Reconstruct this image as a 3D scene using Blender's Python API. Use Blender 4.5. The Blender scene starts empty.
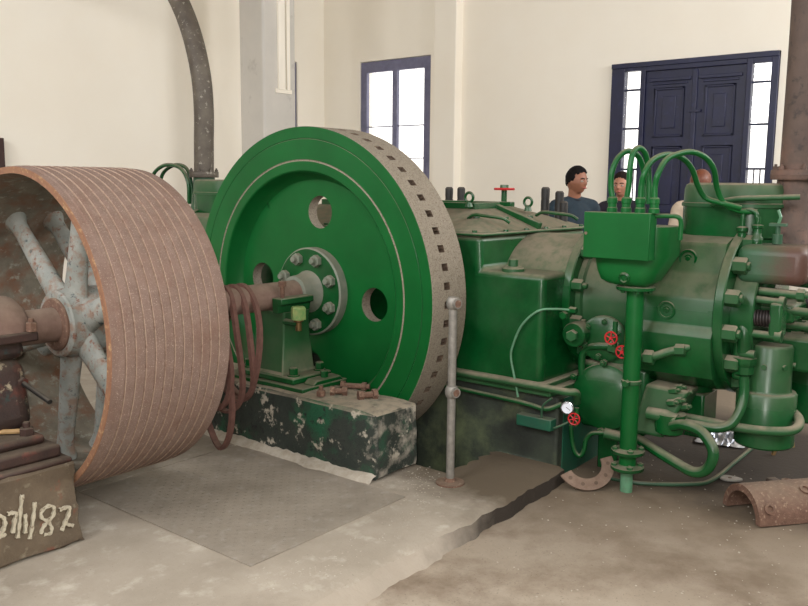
import bpy, bmesh, math, random
from mathutils import Vector as V, Matrix
from math import sin, cos, pi, radians as RAD, sqrt
random.seed(7)
S = bpy.context.scene
COL = S.collection

# ------------------------------------------------------------------ camera
CAM = V((-3.59082, -3.70214, 1.54597))
FW = V((0.7700127, 0.62232377, -0.14068961)); RT = V((0.62955955, -0.77689842, 0.00914418)); UP = V((0.10361089, 0.09561362, 0.99001152))
FPX = 840.0
cd = bpy.data.cameras.new('camera'); cam = bpy.data.objects.new('camera', cd); COL.objects.link(cam)
cd.sensor_width = 36; cd.lens = FPX/808*36; cd.clip_start = .02; cd.clip_end = 200
M = Matrix((RT, UP, -FW)).transposed().to_4x4(); M.translation = CAM
cam.matrix_world = M
S.camera = cam
# ------------------------------------------------------------------ light
w = bpy.data.worlds.new('overcast_sky'); S.world = w; w.use_nodes = True
w.node_tree.nodes['Background'].inputs[0].default_value = (1.0, .975, .93, 1)
w.node_tree.nodes['Background'].inputs[1].default_value = 2.2
def area(name, loc, target, size, sy, power, col=(1, 1, 1)):
    l = bpy.data.lights.new(name, 'AREA'); l.shape = 'RECTANGLE'; l.size = size; l.size_y = sy; l.energy = power; l.color = col
    o = bpy.data.objects.new(name, l); COL.objects.link(o); o.location = loc
    o.rotation_euler = (V(target)-V(loc)).to_track_quat('-Z', 'Y').to_euler(); return o
fl = bpy.data.lights.new('camera_flash', 'SPOT'); fl.energy = 185; fl.spot_size = RAD(95); fl.spot_blend = .5; fl.shadow_soft_size = .02; fl.color = (1, .96, .9)
fo = bpy.data.objects.new('camera_flash', fl); COL.objects.link(fo); fo.location = CAM + UP*.05 - RT*.05
fo.rotation_euler = FW.to_track_quat('-Z', 'Y').to_euler()
for i, (yy, pw_) in enumerate(((-4.6, 230), (-1.2, 250), (2.4, 300))): area('added_fill_light', (-5.45, yy, 3.6), (0, yy*.6, 2.2), 1.6, 3.0, pw_, (.985, .985, 1))  # added fill lamps behind the camera, standing in for unseen, unmodelled windows
for i, (xx, pw_) in enumerate(((-2.2, 130), (1.6, 200), (4.9, 460))): area('added_fill_light', (xx, -6.45, 3.6), (xx, 0, 2.2), 1.6, 3.0, pw_, (.985, .985, 1))  # same added fill along the unseen right wall, which has no openings
S.view_settings.view_transform = 'Standard'; S.view_settings.look = 'None'; S.view_settings.gamma = 1
S.view_settings.use_curve_mapping = False; S.view_settings.exposure = 0.1

# ------------------------------------------------------------------ measuring helper: sight line met with a plane of the place
def W(px, py, X=None, Y=None, Z=None):
    d = FW + RT*((px-404)/FPX) - UP*((py-303)/FPX)
    if X is not None: t = (X-CAM.x)/d.x
    elif Y is not None: t = (Y-CAM.y)/d.y
    else: t = (Z-CAM.z)/d.z
    return CAM + d*t

# ------------------------------------------------------------------ materials
def lin(c):
    return tuple(((v/255)/12.92 if v/255 <= .04045 else ((v/255+.055)/1.055)**2.4) for v in c)+(1,)
MATS = {}
def mat(name, c1, c2=None, scale=8, rough=.6, metal=0, dust=0, dcol=(140, 130, 112), bump=0, bscale=60, spots=(), emis=None, spec=.5, dlo=.35, dhi=.95, zones=()):
    """two-tone noise colour, optional patches (colour, scale, threshold, softness), settled dust on upward faces, fine bump"""
    m = bpy.data.materials.new(name); m.use_nodes = True; nt = m.node_tree; N = nt.nodes; L = nt.links
    b = N['Principled BSDF']; b.inputs['Roughness'].default_value = rough; b.inputs['Metallic'].default_value = metal
    b.inputs['Specular IOR Level'].default_value = spec
    g = N.new('ShaderNodeNewGeometry'); pos = g.outputs['Position']
    def noise(sc, det=5):
        n = N.new('ShaderNodeTexNoise'); n.inputs['Scale'].default_value = sc; n.inputs['Detail'].default_value = det; n.inputs['Roughness'].default_value = .62
        L.new(pos, n.inputs['Vector']); return n.outputs[0]
    def ramp(fac, lo, hi):
        r = N.new('ShaderNodeMapRange'); r.inputs[1].default_value = lo; r.inputs[2].default_value = hi; L.new(fac, r.inputs[0]); return r.outputs[0]
    def mix(fac, a, bb):
        x = N.new('ShaderNodeMix'); x.data_type = 'RGBA'
        if isinstance(fac, float): x.inputs[0].default_value = fac
        else: L.new(fac, x.inputs[0])
        for i, s in ((6, a), (7, bb)):
            if isinstance(s, tuple): x.inputs[i].default_value = s
            else: L.new(s, x.inputs[i])
        return x.outputs[2]
    def mul(a, bb):
        x = N.new('ShaderNodeMath'); x.operation = 'MULTIPLY'
        for i, s in ((0, a), (1, bb)):
            if isinstance(s, (int, float)): x.inputs[i].default_value = s
            else: L.new(s, x.inputs[i])
        return x.outputs[0]
    col = mix(ramp(noise(scale), .3, .7), lin(c1), lin(c2 or c1))
    for sp in spots:
        sc_, sscale, th, soft = sp[:4]
        f = ramp(noise(sscale, 8), th-soft, th+soft)
        if len(sp) > 4: f = mul(f, sp[4])
        col = mix(f, col, lin(sc_))
    for dc, ax_, ay_, lo, hi, ns, amt in zones:        # zone of another colour (dirt, rust, pale paint, darker floor) from a ragged line
        vm = N.new('ShaderNodeVectorMath'); vm.operation = 'DOT_PRODUCT'; L.new(pos, vm.inputs[0]); vm.inputs[1].default_value = (ax_, ay_, 0)
        ad = N.new('ShaderNodeMath'); ad.operation = 'MULTIPLY_ADD'; L.new(noise(ns), ad.inputs[0]); ad.inputs[1].default_value = amt; L.new(vm.outputs['Value'], ad.inputs[2])
        col = mix(ramp(ad.outputs[0], lo+amt*.5, hi+amt*.5), col, lin(dc))
    if dust:
        s = N.new('ShaderNodeSeparateXYZ'); L.new(g.outputs['Normal'], s.inputs[0])
        f = mul(mul(ramp(s.outputs[2], dlo, dhi), ramp(noise(14), .1, .55)), dust)
        col = mix(f, col, lin(dcol))
        r = N.new('ShaderNodeMapRange'); r.inputs[3].default_value = rough; r.inputs[4].default_value = .95; L.new(f, r.inputs[0]); L.new(r.outputs[0], b.inputs['Roughness'])
        r2 = N.new('ShaderNodeMapRange'); r2.inputs[3].default_value = spec; r2.inputs[4].default_value = .05; L.new(f, r2.inputs[0]); L.new(r2.outputs[0], b.inputs['Specular IOR Level'])
    L.new(col, b.inputs['Base Color'])
    if bump:
        bp = N.new('ShaderNodeBump'); bp.inputs['Strength'].default_value = bump; bp.inputs['Distance'].default_value = .01
        L.new(noise(bscale), bp.inputs['Height']); L.new(bp.outputs[0], b.inputs['Normal'])
    if emis: b.inputs['Emission Color'].default_value = lin(emis[0]); b.inputs['Emission Strength'].default_value = emis[1]
    MATS[name] = m; return m
GR = (11, 82, 36); GR2 = (6, 60, 25)
mat('green', GR, GR2, 5, .26, spec=.4, dust=.72, bump=.04, bscale=30, dlo=.2, dhi=.85, spots=(((62, 92, 66), 2.2, .62, .2, .5),))
mat('green_clean', (14, 92, 40), (10, 78, 32), 3, .36, spec=.3, dust=.75, bump=.03, bscale=30)
mat('green_dusty', (24, 82, 42), (52, 84, 54), 4, .42, spec=.35, dust=.92, bump=.05, bscale=40, dlo=.05, dhi=.8)
mat('green_pale', (48, 88, 62), (40, 76, 52), 6, .5, dust=.8)
mat('teal_paint', (30, 92, 66), (22, 66, 54), 5, .5, dust=.5, spots=(((60, 70, 56), 6, .6, .1, .6),))
mat('dusty_metal', (146, 137, 122), (128, 118, 104), 60, .9, bump=.2, bscale=300, spec=.2, spots=(((92, 80, 66), 130, .58, .07, .8), ((166, 158, 142), 220, .62, .05, .6)))
mat('hub_grey', (122, 122, 110), (98, 108, 92), 18, .6, dust=.5)
mat('slot_dark', (112, 94, 78), (88, 72, 60), 30, .9)
mat('drum_rust', (126, 104, 93), (110, 89, 78), 14, .85, bump=.2, bscale=180, spots=(((178, 158, 142), 200, .62, .05, .8), ((92, 70, 60), 150, .63, .05, .6), ((112, 78, 60), 5, .6, .12, .5)))
mat('drum_ridge', (172, 150, 132), (150, 124, 106), 60, .8, spots=(((128, 98, 84), 40, .6, .1),))
mat('drum_lip', (136, 98, 70), (122, 84, 64), 30, .85, bump=.2, bscale=120, spots=(((170, 140, 100), 50, .62, .08),))
mat('drum_inner', (122, 114, 100), (92, 86, 74), 10, .9, bump=.3, bscale=60, spots=(((112, 78, 58), 8, .58, .1), ((140, 138, 126), 24, .62, .06)))
mat('peeling_grey', (150, 150, 142), (122, 126, 120), 9, .75, bump=.25, bscale=70, spots=(((132, 104, 86), 16, .56, .06, .8), ((118, 82, 66), 30, .62, .04), ((66, 76, 76), 22, .64, .04)))
mat('shaft_rust', (132, 108, 96), (110, 86, 74), 20, .75, dust=.4, bump=.15, bscale=120)
mat('rust', (116, 88, 72), (92, 66, 54), 25, .9, bump=.4, bscale=110, dust=.35, spots=(((150, 124, 104), 60, .62, .06),))
mat('rust_dark', (66, 44, 36), (48, 34, 30), 16, .7, dust=.35, bump=.3, bscale=70, spots=(((160, 140, 100), 30, .7, .03), ((98, 48, 38), 12, .6, .06)))
mat('rust_flaky', (62, 44, 38), (46, 34, 30), 12, .65, dust=.3, bump=.3, bscale=70, spots=(((92, 50, 40), 10, .58, .06), ((158, 146, 122), 16, .61, .04), ((44, 56, 54), 22, .62, .04)))
mat('rust_pale', (134, 114, 99), (112, 92, 78), 30, .95, bump=.2, bscale=150)
mat('belt', (112, 78, 68), (92, 62, 54), 30, .8, dust=.25)
mat('concrete', (168, 158, 143), (146, 136, 121), 2.2, .92, bump=.35, bscale=40, spots=(((190, 182, 168), 7, .62, .08, .7), ((120, 108, 94), 1.6, .64, .1, .5), ((88, 78, 68), 60, .76, .02), ((206, 200, 188), 120, .68, .04, .6), ((116, 104, 90), 90, .66, .05, .6), ((214, 208, 196), 3.2, .70, .03, .7)), zones=(((94, 82, 66), 1, -.15, -.3, .12, 4, .7),))
mat('concrete_low', (172, 160, 143), (150, 136, 118), 1.6, .9, bump=.4, bscale=30, spots=(((104, 86, 68), 2.4, .56, .1, .8), ((196, 190, 178), 40, .78, .02), ((168, 155, 138), 5, .64, .07, .6), ((104, 90, 74), 80, .64, .05, .6), ((196, 186, 170), 130, .69, .04, .6)), zones=(((112, 97, 79), 1, .2, -1.3, .3, 1.8, 1.2), ((74, 63, 50), 1, .1, .2, .7, 3, .7), ((52, 44, 36), 1, .1, .45, 1.05, 3, .8), ((132, 119, 102), 1, .1, 1.9, 2.7, 2, .8)))  # lower floor turns darker brown towards and under the engine, paler behind it
mat('concrete_oily', (62, 52, 41), (44, 37, 30), 4, .5, bump=.4, bscale=40, spots=(((90, 76, 60), 6, .62, .1),))
mat('step_face', (172, 161, 146), (152, 141, 126), 2.2, .9, bump=.4, bscale=40, zones=(((50, 42, 34), 1, 0, -.85, -.3, 7, .5),))  # step edge turns dark brown along its length towards the engine
mat('cement_crumb', (186, 178, 164), (160, 150, 134), 20, .95, bump=.6, bscale=60)
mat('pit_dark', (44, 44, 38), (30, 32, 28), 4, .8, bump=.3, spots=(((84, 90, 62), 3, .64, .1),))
mat('plinth_peel', (34, 44, 38), (50, 55, 48), 9, .8, bump=.5, bscale=60, zones=(((164, 156, 142), 0, -1, .93, 1.3, 15, 1.3),), spots=(((26, 84, 56), 3, .56, .06), ((176, 168, 152), 11, .62, .03), ((30, 32, 30), 30, .62, .05)), dust=1.0, dcol=(158, 146, 128), dlo=.5)
mat('plinth_brown', (104, 90, 72), (82, 70, 56), 7, .9, bump=.5, bscale=50, spots=(((126, 70, 52), 9, .64, .05, .7), ((140, 132, 112), 20, .64, .06, .6)))
mat('plate_steel', (152, 142, 128), (134, 125, 112), 6, .75, bump=.15, bscale=150, spots=(((160, 154, 144), 18, .62, .08, .6), ((92, 84, 76), 80, .74, .02)))
mat('stone_base', (58, 66, 52), (40, 46, 38), 4, .8, bump=.3, spots=(((104, 114, 78), 3, .57, .1, .7), ((30, 34, 30), 2, .6, .1)))
mat('wall_paint', (250, 244, 230), (247, 239, 223), .8, .9, bump=.05, bscale=12)
mat('wall_dull', (176, 170, 160), (166, 160, 150), 1, .9)
mat('ceiling_boards', (150, 138, 122), (132, 120, 106), 2, .9)
mat('column_paint', (212, 207, 198), (200, 196, 188), 1.5, .9, spots=(((160, 154, 146), 5, .68, .08, .6),))
mat('door_blue', (26, 30, 66), (20, 24, 52), 6, .45, spots=(((40, 42, 78), 14, .64, .06),))
mat('frame_blue', (116, 116, 142), (98, 98, 124), 10, .5)
mat('pipe_brown', (92, 76, 66), (74, 60, 54), 6, .7, bump=.25, bscale=50, spots=(((112, 84, 72), 4, .6, .1), ((60, 50, 46), 20, .62, .06)))
mat('pipe_grey', (104, 96, 84), (78, 70, 62), 7, .6, bump=.2, bscale=50, spots=(((150, 144, 132), 26, .64, .05),), metal=.2)
mat('elbow_mixed', (44, 92, 60), (60, 88, 66), 5, .45, dust=.5, dcol=(112, 98, 82), bump=.15, zones=(((84, 58, 49), 0, -1, 2.43, 2.6, 9, .2),))
mat('galv', (150, 146, 138), (122, 118, 112), 30, .5, metal=.4, bump=.2, bscale=80, spots=(((120, 80, 62), 18, .68, .04),))
mat('red', (196, 34, 40), (170, 26, 32), 20, .4)
mat('black', (28, 27, 26), (36, 34, 32), 20, .5, dust=.5, dcol=(120, 112, 100))
mat('spring_black', (58, 50, 48), (40, 36, 36), 40, .45, metal=.3)
mat('brass', (120, 96, 60), (98, 80, 50), 20, .4, metal=.6)
mat('bolt_yellow', (150, 150, 92), (96, 140, 80), 30, .6)
mat('white_dial', (235, 240, 250), rough=.3)
mat('chrome', (190, 195, 200), (150, 152, 156), 10, .2, metal=.9)
mat('foil', (205, 208, 214), (160, 166, 178), 30, .28, metal=.8)
mat('wood', (172, 142, 98), (150, 118, 78), 20, .7)
mat('wood_dark', (70, 46, 42), (52, 34, 32), 8, .7)
mat('white_paint', (190, 182, 160), (160, 150, 130), 40, .9, spots=(((120, 106, 86), 60, .62, .05),))
mat('skin', (176, 124, 100), (164, 112, 88), 20, .55)
mat('skin_dark', (150, 100, 76), (136, 88, 66), 20, .55)
mat('hair_black', (22, 18, 18), (14, 12, 12), 60, .8, spec=.15)
mat('hair_dark', (40, 28, 24), (28, 20, 18), 60, .8, spec=.15)
mat('hair_auburn', (120, 66, 40), (92, 48, 30), 60, .5)
mat('sweater', (34, 50, 60), (28, 42, 52), 30, .9)
mat('collar_dark', (30, 34, 42), (24, 28, 36), 30, .9)
mat('blouse_beige', (206, 188, 166), (192, 172, 150), 20, .9)
mat('shirt_dark', (40, 36, 48), (34, 30, 40), 20, .9)
mat('trousers', (40, 42, 50), (34, 36, 42), 20, .9)
mat('eye_white', (168, 150, 138), rough=.4); mat('eye_dark', (30, 20, 16), rough=.2); mat('lips', (168, 92, 82), rough=.5)
mat('copper', (96, 150, 116), (84, 120, 92), 20, .5)
def glass():
    m = bpy.data.materials.new('glass'); m.use_nodes = True; nt = m.node_tree; nt.nodes.clear()
    o = nt.nodes.new('ShaderNodeOutputMaterial'); t = nt.nodes.new('ShaderNodeBsdfTransparent'); g = nt.nodes.new('ShaderNodeBsdfGlossy'); mx = nt.nodes.new('ShaderNodeMixShader')
    g.inputs['Roughness'].default_value = .05; mx.inputs[0].default_value = .06
    nt.links.new(t.outputs[0], mx.inputs[1]); nt.links.new(g.outputs[0], mx.inputs[2]); nt.links.new(mx.outputs[0], o.inputs[0]); MATS['glass'] = m
glass()
# a little of the outdoors seen through the panes is the sky itself

# ------------------------------------------------------------------ mesh building
def frame_of(d):
    d = V(d).normalized(); a = V((0, 0, 1)) if abs(d.z) < .9 else V((1, 0, 0))
    x = a.cross(d).normalized(); y = d.cross(x); return x, y, d
class MB:
    def __init__(s): s.v = []; s.f = []; s.m = []
    def add(s, vs, fs, mi=0):
        n = len(s.v); s.v += [tuple(p) for p in vs]; s.f += [tuple(i+n for i in f) for f in fs]; s.m += [mi]*len(fs); return s
    def box(s, a, b, mi=0):
        x0, y0, z0 = a; x1, y1, z1 = b
        return s.add([(x0, y0, z0), (x1, y0, z0), (x1, y1, z0), (x0, y1, z0), (x0, y0, z1), (x1, y0, z1), (x1, y1, z1), (x0, y1, z1)],
                     [(0, 3, 2, 1), (4, 5, 6, 7), (0, 1, 5, 4), (1, 2, 6, 5), (2, 3, 7, 6), (3, 0, 4, 7)], mi)
    def hexa(s, bot, top, mi=0):
        n = len(bot); fs = [tuple(reversed(range(n))), tuple(range(n, 2*n))]+[(i, (i+1) % n, n+(i+1) % n, n+i) for i in range(n)]
        return s.add(list(bot)+list(top), fs, mi)
    def obox(s, c, ax, hx, hy, hz, mi=0):           # oriented box: ax = (x,y,z) axes
        x, y, z = [V(a) for a in ax]; c = V(c)
        P = lambda i, j, k: c+x*hx*i+y*hy*j+z*hz*k
        return s.hexa([P(-1, -1, -1), P(1, -1, -1), P(1, 1, -1), P(-1, 1, -1)], [P(-1, -1, 1), P(1, -1, 1), P(1, 1, 1), P(-1, 1, 1)], mi)
    def lathe(s, o, d, prof, seg=32, mi=None, closed=False, a0=0., ph=0):
        """prof: list of (radius, height) along axis d from o"""
        x, y, d = frame_of(d); o = V(o); n = len(s.v); k = len(prof)
        vs = []
        for i in range(seg):
            a = 2*pi*i/seg+ph; e = x*cos(a)+y*sin(a)
            vs += [o+e*r+d*h for r, h in prof]
        fs = []; ms = []
        rng = k if closed else k-1
        for i in range(seg):
            j = (i+1) % seg
            for q in range(rng):
                q2 = (q+1) % k
                if prof[q][0] < 1e-6 and prof[q2][0] < 1e-6: continue
                fs.append((i*k+q, j*k+q, j*k+q2, i*k+q2)); ms.append(mi[q] if mi else 0)
        s.v += [tuple(p) for p in vs]; s.f += [tuple(t+n for t in f) for f in fs]; s.m += ms; return s
    def cyl(s, p0, p1, r0, r1=None, seg=20, ph=0, bev=0):
        p0 = V(p0); p1 = V(p1); r1 = r0 if r1 is None else r1; h = (p1-p0).length
        pr = [(0, 0), (r0-bev, 0), (r0, bev), (r1, h-bev), (r1-bev, h), (0, h)] if bev else [(0, 0), (r0, 0), (r1, h), (0, h)]
        return s.lathe(p0, p1-p0, pr, seg, ph=ph)
    def tube(s, pts, r, seg=10, smooth=0, cap=True, rad=None):
        pts = [V(p) for p in pts]
        if smooth: pts = spline(pts, smooth)
        n = len(pts); base = len(s.v); up = None
        for i, p in enumerate(pts):
            t = (pts[min(i+1, n-1)]-pts[max(i-1, 0)]).normalized()
            if up is None: x, y, _ = frame_of(t)
            else:
                x = (up-t*up.dot(t)).normalized(); y = t.cross(x)
            up = x; rr = rad(i/(n-1)) if rad else r
            s.v += [tuple(p+(x*cos(2*pi*k/seg)+y*sin(2*pi*k/seg))*rr) for k in range(seg)]
        for i in range(n-1):
            for k in range(seg):
                k2 = (k+1) % seg
                s.f.append((base+i*seg+k, base+i*seg+k2, base+(i+1)*seg+k2, base+(i+1)*seg+k)); s.m.append(0)
        if cap:
            s.f.append(tuple(base+k for k in reversed(range(seg)))); s.f.append(tuple(base+(n-1)*seg+k for k in range(seg))); s.m += [0, 0]
        return s
    def prism(s, poly, ax, a, b, mi=0):
        """poly of 2-D points; ax 'x','y','z' is the extrusion axis from a to b"""
        def P(u, v, t): return {'x': (t, u, v), 'y': (u, t, v), 'z': (u, v, t)}[ax]
        return s.hexa([P(u, v, a) for u, v in poly], [P(u, v, b) for u, v in poly], mi)
def spline(pts, sub=6):
    P = [pts[0]*2-pts[1]]+list(pts)+[pts[-1]*2-pts[-2]]; out = []
    for i in range(1, len(P)-2):
        a, b, c, d = P[i-1:i+3]
        for k in range(sub):
            t = k/sub; out.append(.5*((2*b)+(c-a)*t+(2*a-5*b+4*c-d)*t*t+(3*b-a-3*c+d)*t**3))
    out.append(pts[-1]); return out
WL = {}
def wloc(o): return WL.get(o.name, V((0, 0, 0)))
def finish(me, mats, angle=38):
    for x in mats: me.materials.append(MATS[x])
    for p in me.polygons: p.use_smooth = True
    me.set_sharp_from_angle(angle=RAD(angle))
def obj(name, mb, mats, parent=None, bevel=0, origin=None, seg=2, angle=38):
    if isinstance(mats, str): mats = (mats,)
    bm = bmesh.new(); vs = [bm.verts.new(p) for p in mb.v]
    for f, mi in zip(mb.f, mb.m):
        u = []
        for i in f:
            if vs[i] not in u: u.append(vs[i])
        if len(u) > 2:
            try: fc = bm.faces.new(u); fc.material_index = mi
            except ValueError: pass
    bmesh.ops.remove_doubles(bm, verts=bm.verts, dist=1e-5)
    bmesh.ops.recalc_face_normals(bm, faces=bm.faces)
    xs = [v.co for v in bm.verts]
    if origin is None:
        mn = [min(c[i] for c in xs) for i in range(3)]; mx = [max(c[i] for c in xs) for i in range(3)]
        origin = V(((mn[0]+mx[0])/2, (mn[1]+mx[1])/2, mn[2]))
    origin = V(origin)
    for v in bm.verts: v.co -= origin
    me = bpy.data.meshes.new(name); bm.to_mesh(me); bm.free(); finish(me, mats, angle)
    o = bpy.data.objects.new(name, me); COL.objects.link(o)
    if parent: o.parent = parent; o.location = origin-wloc(parent)
    else: o.location = origin
    WL[o.name] = origin
    if bevel:
        b = o.modifiers.new('bevel', 'BEVEL'); b.width = bevel; b.segments = seg; b.limit_method = 'ANGLE'; b.angle_limit = RAD(40); b.harden_normals = False
    return o
def inst(src, name, parent, loc, mtx=None):
    """a part that shares mesh data with an alike part"""
    o = bpy.data.objects.new(name, src); COL.objects.link(o); o.parent = parent
    o.location = V(loc)-(wloc(parent) if parent else V((0, 0, 0)))
    if mtx is not None: o.rotation_euler = mtx.to_euler()
    WL[o.name] = V(loc); return o
def tag(o, label, cat, group=None, kind=None):
    if label: o['label'] = label
    if cat: o['category'] = cat
    if group: o['group'] = group
    if kind: o['kind'] = kind
    return o
def thing(name, loc, label, cat, group=None):
    o = bpy.data.objects.new(name, None); COL.objects.link(o); o.location = loc; o.empty_display_size = .1; WL[o.name] = V(loc)
    return tag(o, label, cat, group)
def struct(o): o['kind'] = 'structure'; return o
_hw = {}
def raw(name, mb, mats, angle=38):
    o = obj(name, mb, mats, origin=(0, 0, 0), angle=angle); me = o.data; bpy.data.objects.remove(o); return me
def hexnut(r, h, m, stud=.0):
    k = ('nut', r, h, m, stud)
    if k not in _hw:
        b = MB().lathe((0, 0, 0), (0, 0, 1), [(0, 0), (r, 0), (r, h*.88), (r*.86, h), (0, h)], 6)
        if stud: b.lathe((0, 0, 0), (0, 0, 1), [(r*.5, h*.5), (r*.5, h+stud), (r*.4, h+stud*1.2), (0, h+stud*1.2)], 10)
        _hw[k] = raw('nut', b, (m,), 25)
    return _hw[k]
def nut(parent, loc, d, r=.022, h=.022, m='green', stud=.0, name='nut'):
    x, y, z = frame_of(d); R = Matrix((x, y, z)).transposed()
    return inst(hexnut(r, h, m, stud), name, parent, loc, R)
def ring_nuts(parent, c, d, rad, n, r=.022, h=.022, m='green', stud=.0, ph=0., name='nut', skip=()):
    x, y, z = frame_of(d); c = V(c)
    for i in range(n):
        if i in skip: continue
        a = 2*pi*i/n+ph; nut(parent, c+(x*cos(a)+y*sin(a))*rad, d, r, h, m, stud, name)
def handwheel(parent, c, d, R, m='red', spokes=5, name='handwheel', tr=None):
    x, y, z = frame_of(d); c = V(c); b = MB(); tr = tr or R*.14; seg = 24
    ring = [c+(x*cos(2*pi*i/seg)+y*sin(2*pi*i/seg))*R for i in range(seg+1)]
    b.tube(ring, tr, 6, cap=False)
    for i in range(spokes):
        a = 2*pi*i/spokes+.3; b.tube([c, c+(x*cos(a)+y*sin(a))*R], tr*.8, 6)
    b.cyl(c-z*tr*1.3, c+z*tr*1.6, tr*2)
    return obj(name, b, m, parent)

# ================================================================== SETTING
WX = 6.5          # back wall face
WYL = 6.17        # left wall face
YS = -1.6         # edge of the raised machine floor
ZL = -.08         # lower floor level
# --- raised floor: slab with a broken front edge and a slot for the flywheel
def slab():
    b = MB(); n = 150; x0, x1 = -5.5, .452
    rnd = random.Random(3); edge = []
    for i in range(n+1):
        x = x0+(x1-x0)*i/n
        wob = .008*sin(x*5)+.006*sin(x*17+1)+rnd.uniform(-.006, .006)
        if x < -.75: wob += .012*sin(x*3.1)
        edge.append((x, YS+wob))
    pit_y0 = -1.13; px0 = -.045
    # front apron row between edge and y=-1.13
    top = [V((x, y, .0)) for x, y in edge]; low = [V((x, y-.004-rnd.uniform(0, .008)-(min(.16, .12*(-.35-x)) if x < -.35 else 0), ZL-.02)) for x, y in edge]
    lip = [V((x, y+.035, .0)) for x, y in edge]; topd = [V((p.x, p.y, -.012-rnd.uniform(0, .008))) for p in top]
    back = [V((x, pit_y0+(rnd.uniform(-.03, .012) if x > px0 else 0), 0)) for x, y in edge]
    vs = low+topd+lip+back; k = n+1
    b.add(vs, [(r*k+i, r*k+i+1, (r+1)*k+i+1, (r+1)*k+i) for r in range(3) for i in range(n) if edge[i][0] < -9])
    b.add(vs, [(r*k+i, r*k+i+1, (r+1)*k+i+1, (r+1)*k+i) for r in range(3) for i in range(n) if edge[i][0] >= -9 and r > 0])
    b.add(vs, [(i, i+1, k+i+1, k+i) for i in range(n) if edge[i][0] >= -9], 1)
    # slot front face
    for i in range(n):
        if edge[i][0] >= px0-.02: b.add([back[i], back[i+1], back[i+1]-V((0, 0, .6)), back[i]-V((0, 0, .6))], [(0, 1, 2, 3)])
    b.box((x0, pit_y0, -.6), (px0, WYL, 0)); b.box((px0, 1.25, -.6), (.452, WYL, 0))
    b.box((.452, 1.54, -.6), (WX, WYL, 0)); b.box((1.78, -1.45, -.6), (WX, 1.54, 0))
    return b
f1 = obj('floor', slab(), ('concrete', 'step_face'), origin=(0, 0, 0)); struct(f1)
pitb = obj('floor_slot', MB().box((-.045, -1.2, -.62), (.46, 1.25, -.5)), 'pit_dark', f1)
# lower floor
def lowfloor():
    b = MB(); nx, ny = 90, 60; x0, x1, y0, y1 = -5.5, WX, -6.5, -1.45; rnd = random.Random(5); vs = []
    for j in range(ny+1):
        for i in range(nx+1):
            x = x0+(x1-x0)*i/nx; y = y0+(y1-y0)*j/ny
            vs.append((x, y, ZL+.006*sin(x*2.3+y)+.005*sin(y*5.1-x*3)+rnd.uniform(-.0015, .0015)))
    b.add(vs, [(j*(nx+1)+i, j*(nx+1)+i+1, (j+1)*(nx+1)+i+1, (j+1)*(nx+1)+i) for j in range(ny) for i in range(nx)])
    return b
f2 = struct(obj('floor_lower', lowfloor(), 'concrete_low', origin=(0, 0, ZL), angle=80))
# cement fillet round the plinth and crumbs of cement
def crumbs(path, n, rmin, rmax, spread, z, seed):
    rnd = random.Random(seed); b = MB()
    for i in range(n):
        t = rnd.random()*(len(path)-1); k = int(t); p = V(path[k]).lerp(V(path[k+1]), t-k)
        r = rnd.uniform(rmin, rmax); c = V((p.x+rnd.uniform(-spread, spread), p.y+rnd.uniform(-spread, spread), z+r*.15))
        vs = [c+V((r*rnd.uniform(.6, 1.3)*dx, r*rnd.uniform(.6, 1.3)*dy, r*rnd.uniform(.3, .7)*dz)) for dx, dy, dz in ((1, 0, 0), (-1, 0, 0), (0, 1, 0), (0, -1, 0), (0, 0, 1), (0, 0, -1))]
        b.add(vs, [(0, 2, 4), (2, 1, 4), (1, 3, 4), (3, 0, 4), (2, 0, 5), (1, 2, 5), (3, 1, 5), (0, 3, 5)])
    return b
def fillet(path, wdt, h, seed):
    rnd = random.Random(seed); b = MB(); pts = []
    for k in range(len(path)-1):
        a, c = V(path[k]), V(path[k+1]); m = int((c-a).length/.03)
        for i in range(m): pts.append((a.lerp(c, i/m), (c-a).normalized()))
    pts.append((V(path[-1]), (V(path[-1])-V(path[-2])).normalized()))
    vs = []
    for p, t in pts:
        n = V((t.y, -t.x, 0)); ww = wdt*(1+.25*sin(p.y*9)+.15*sin(p.y*23+1)+rnd.uniform(-.06, .06)); ww *= 1; hh = h*rnd.uniform(.8, 1.15)
        vs += [p-n*.01+V((0, 0, hh)), p+n*ww*.45+V((0, 0, hh*.75)), p+n*ww+V((0, 0, -.002))]
    b.add(vs, [(i*3+q, (i+1)*3+q, (i+1)*3+q+1, i*3+q+1) for i in range(len(pts)-1) for q in range(2)])
    return b
obj('cement_fillet', fillet([(-.405, .9, 0), (-.405, -.945, 0)], .07, .04, 1), 'cement_crumb', f1, angle=60)
o = obj('cement_crumbs', crumbs([(-.42, .1, 0), (-.42, -.96, 0), (-.1, -1.05, 0), (-.42, -1.28, 0), (-1.3, -1.45, 0), (-1.5, -1.3, 0)], 300, .002, .006, .09, 0, 2), 'cement_crumb', f1, angle=10); o['kind'] = 'stuff'
o = obj('rubble_crumbs', crumbs([(.2, -2.2, 0), (1.2, -2.6, 0), (0, -2.9, 0), (-1, -2.3, 0), (.5, -1.75, 0), (1.2, -2.05, 0)], 260, .002, .006, .28, ZL+.006, 3), 'cement_crumb', f2, angle=10); o['kind'] = 'stuff'

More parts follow.
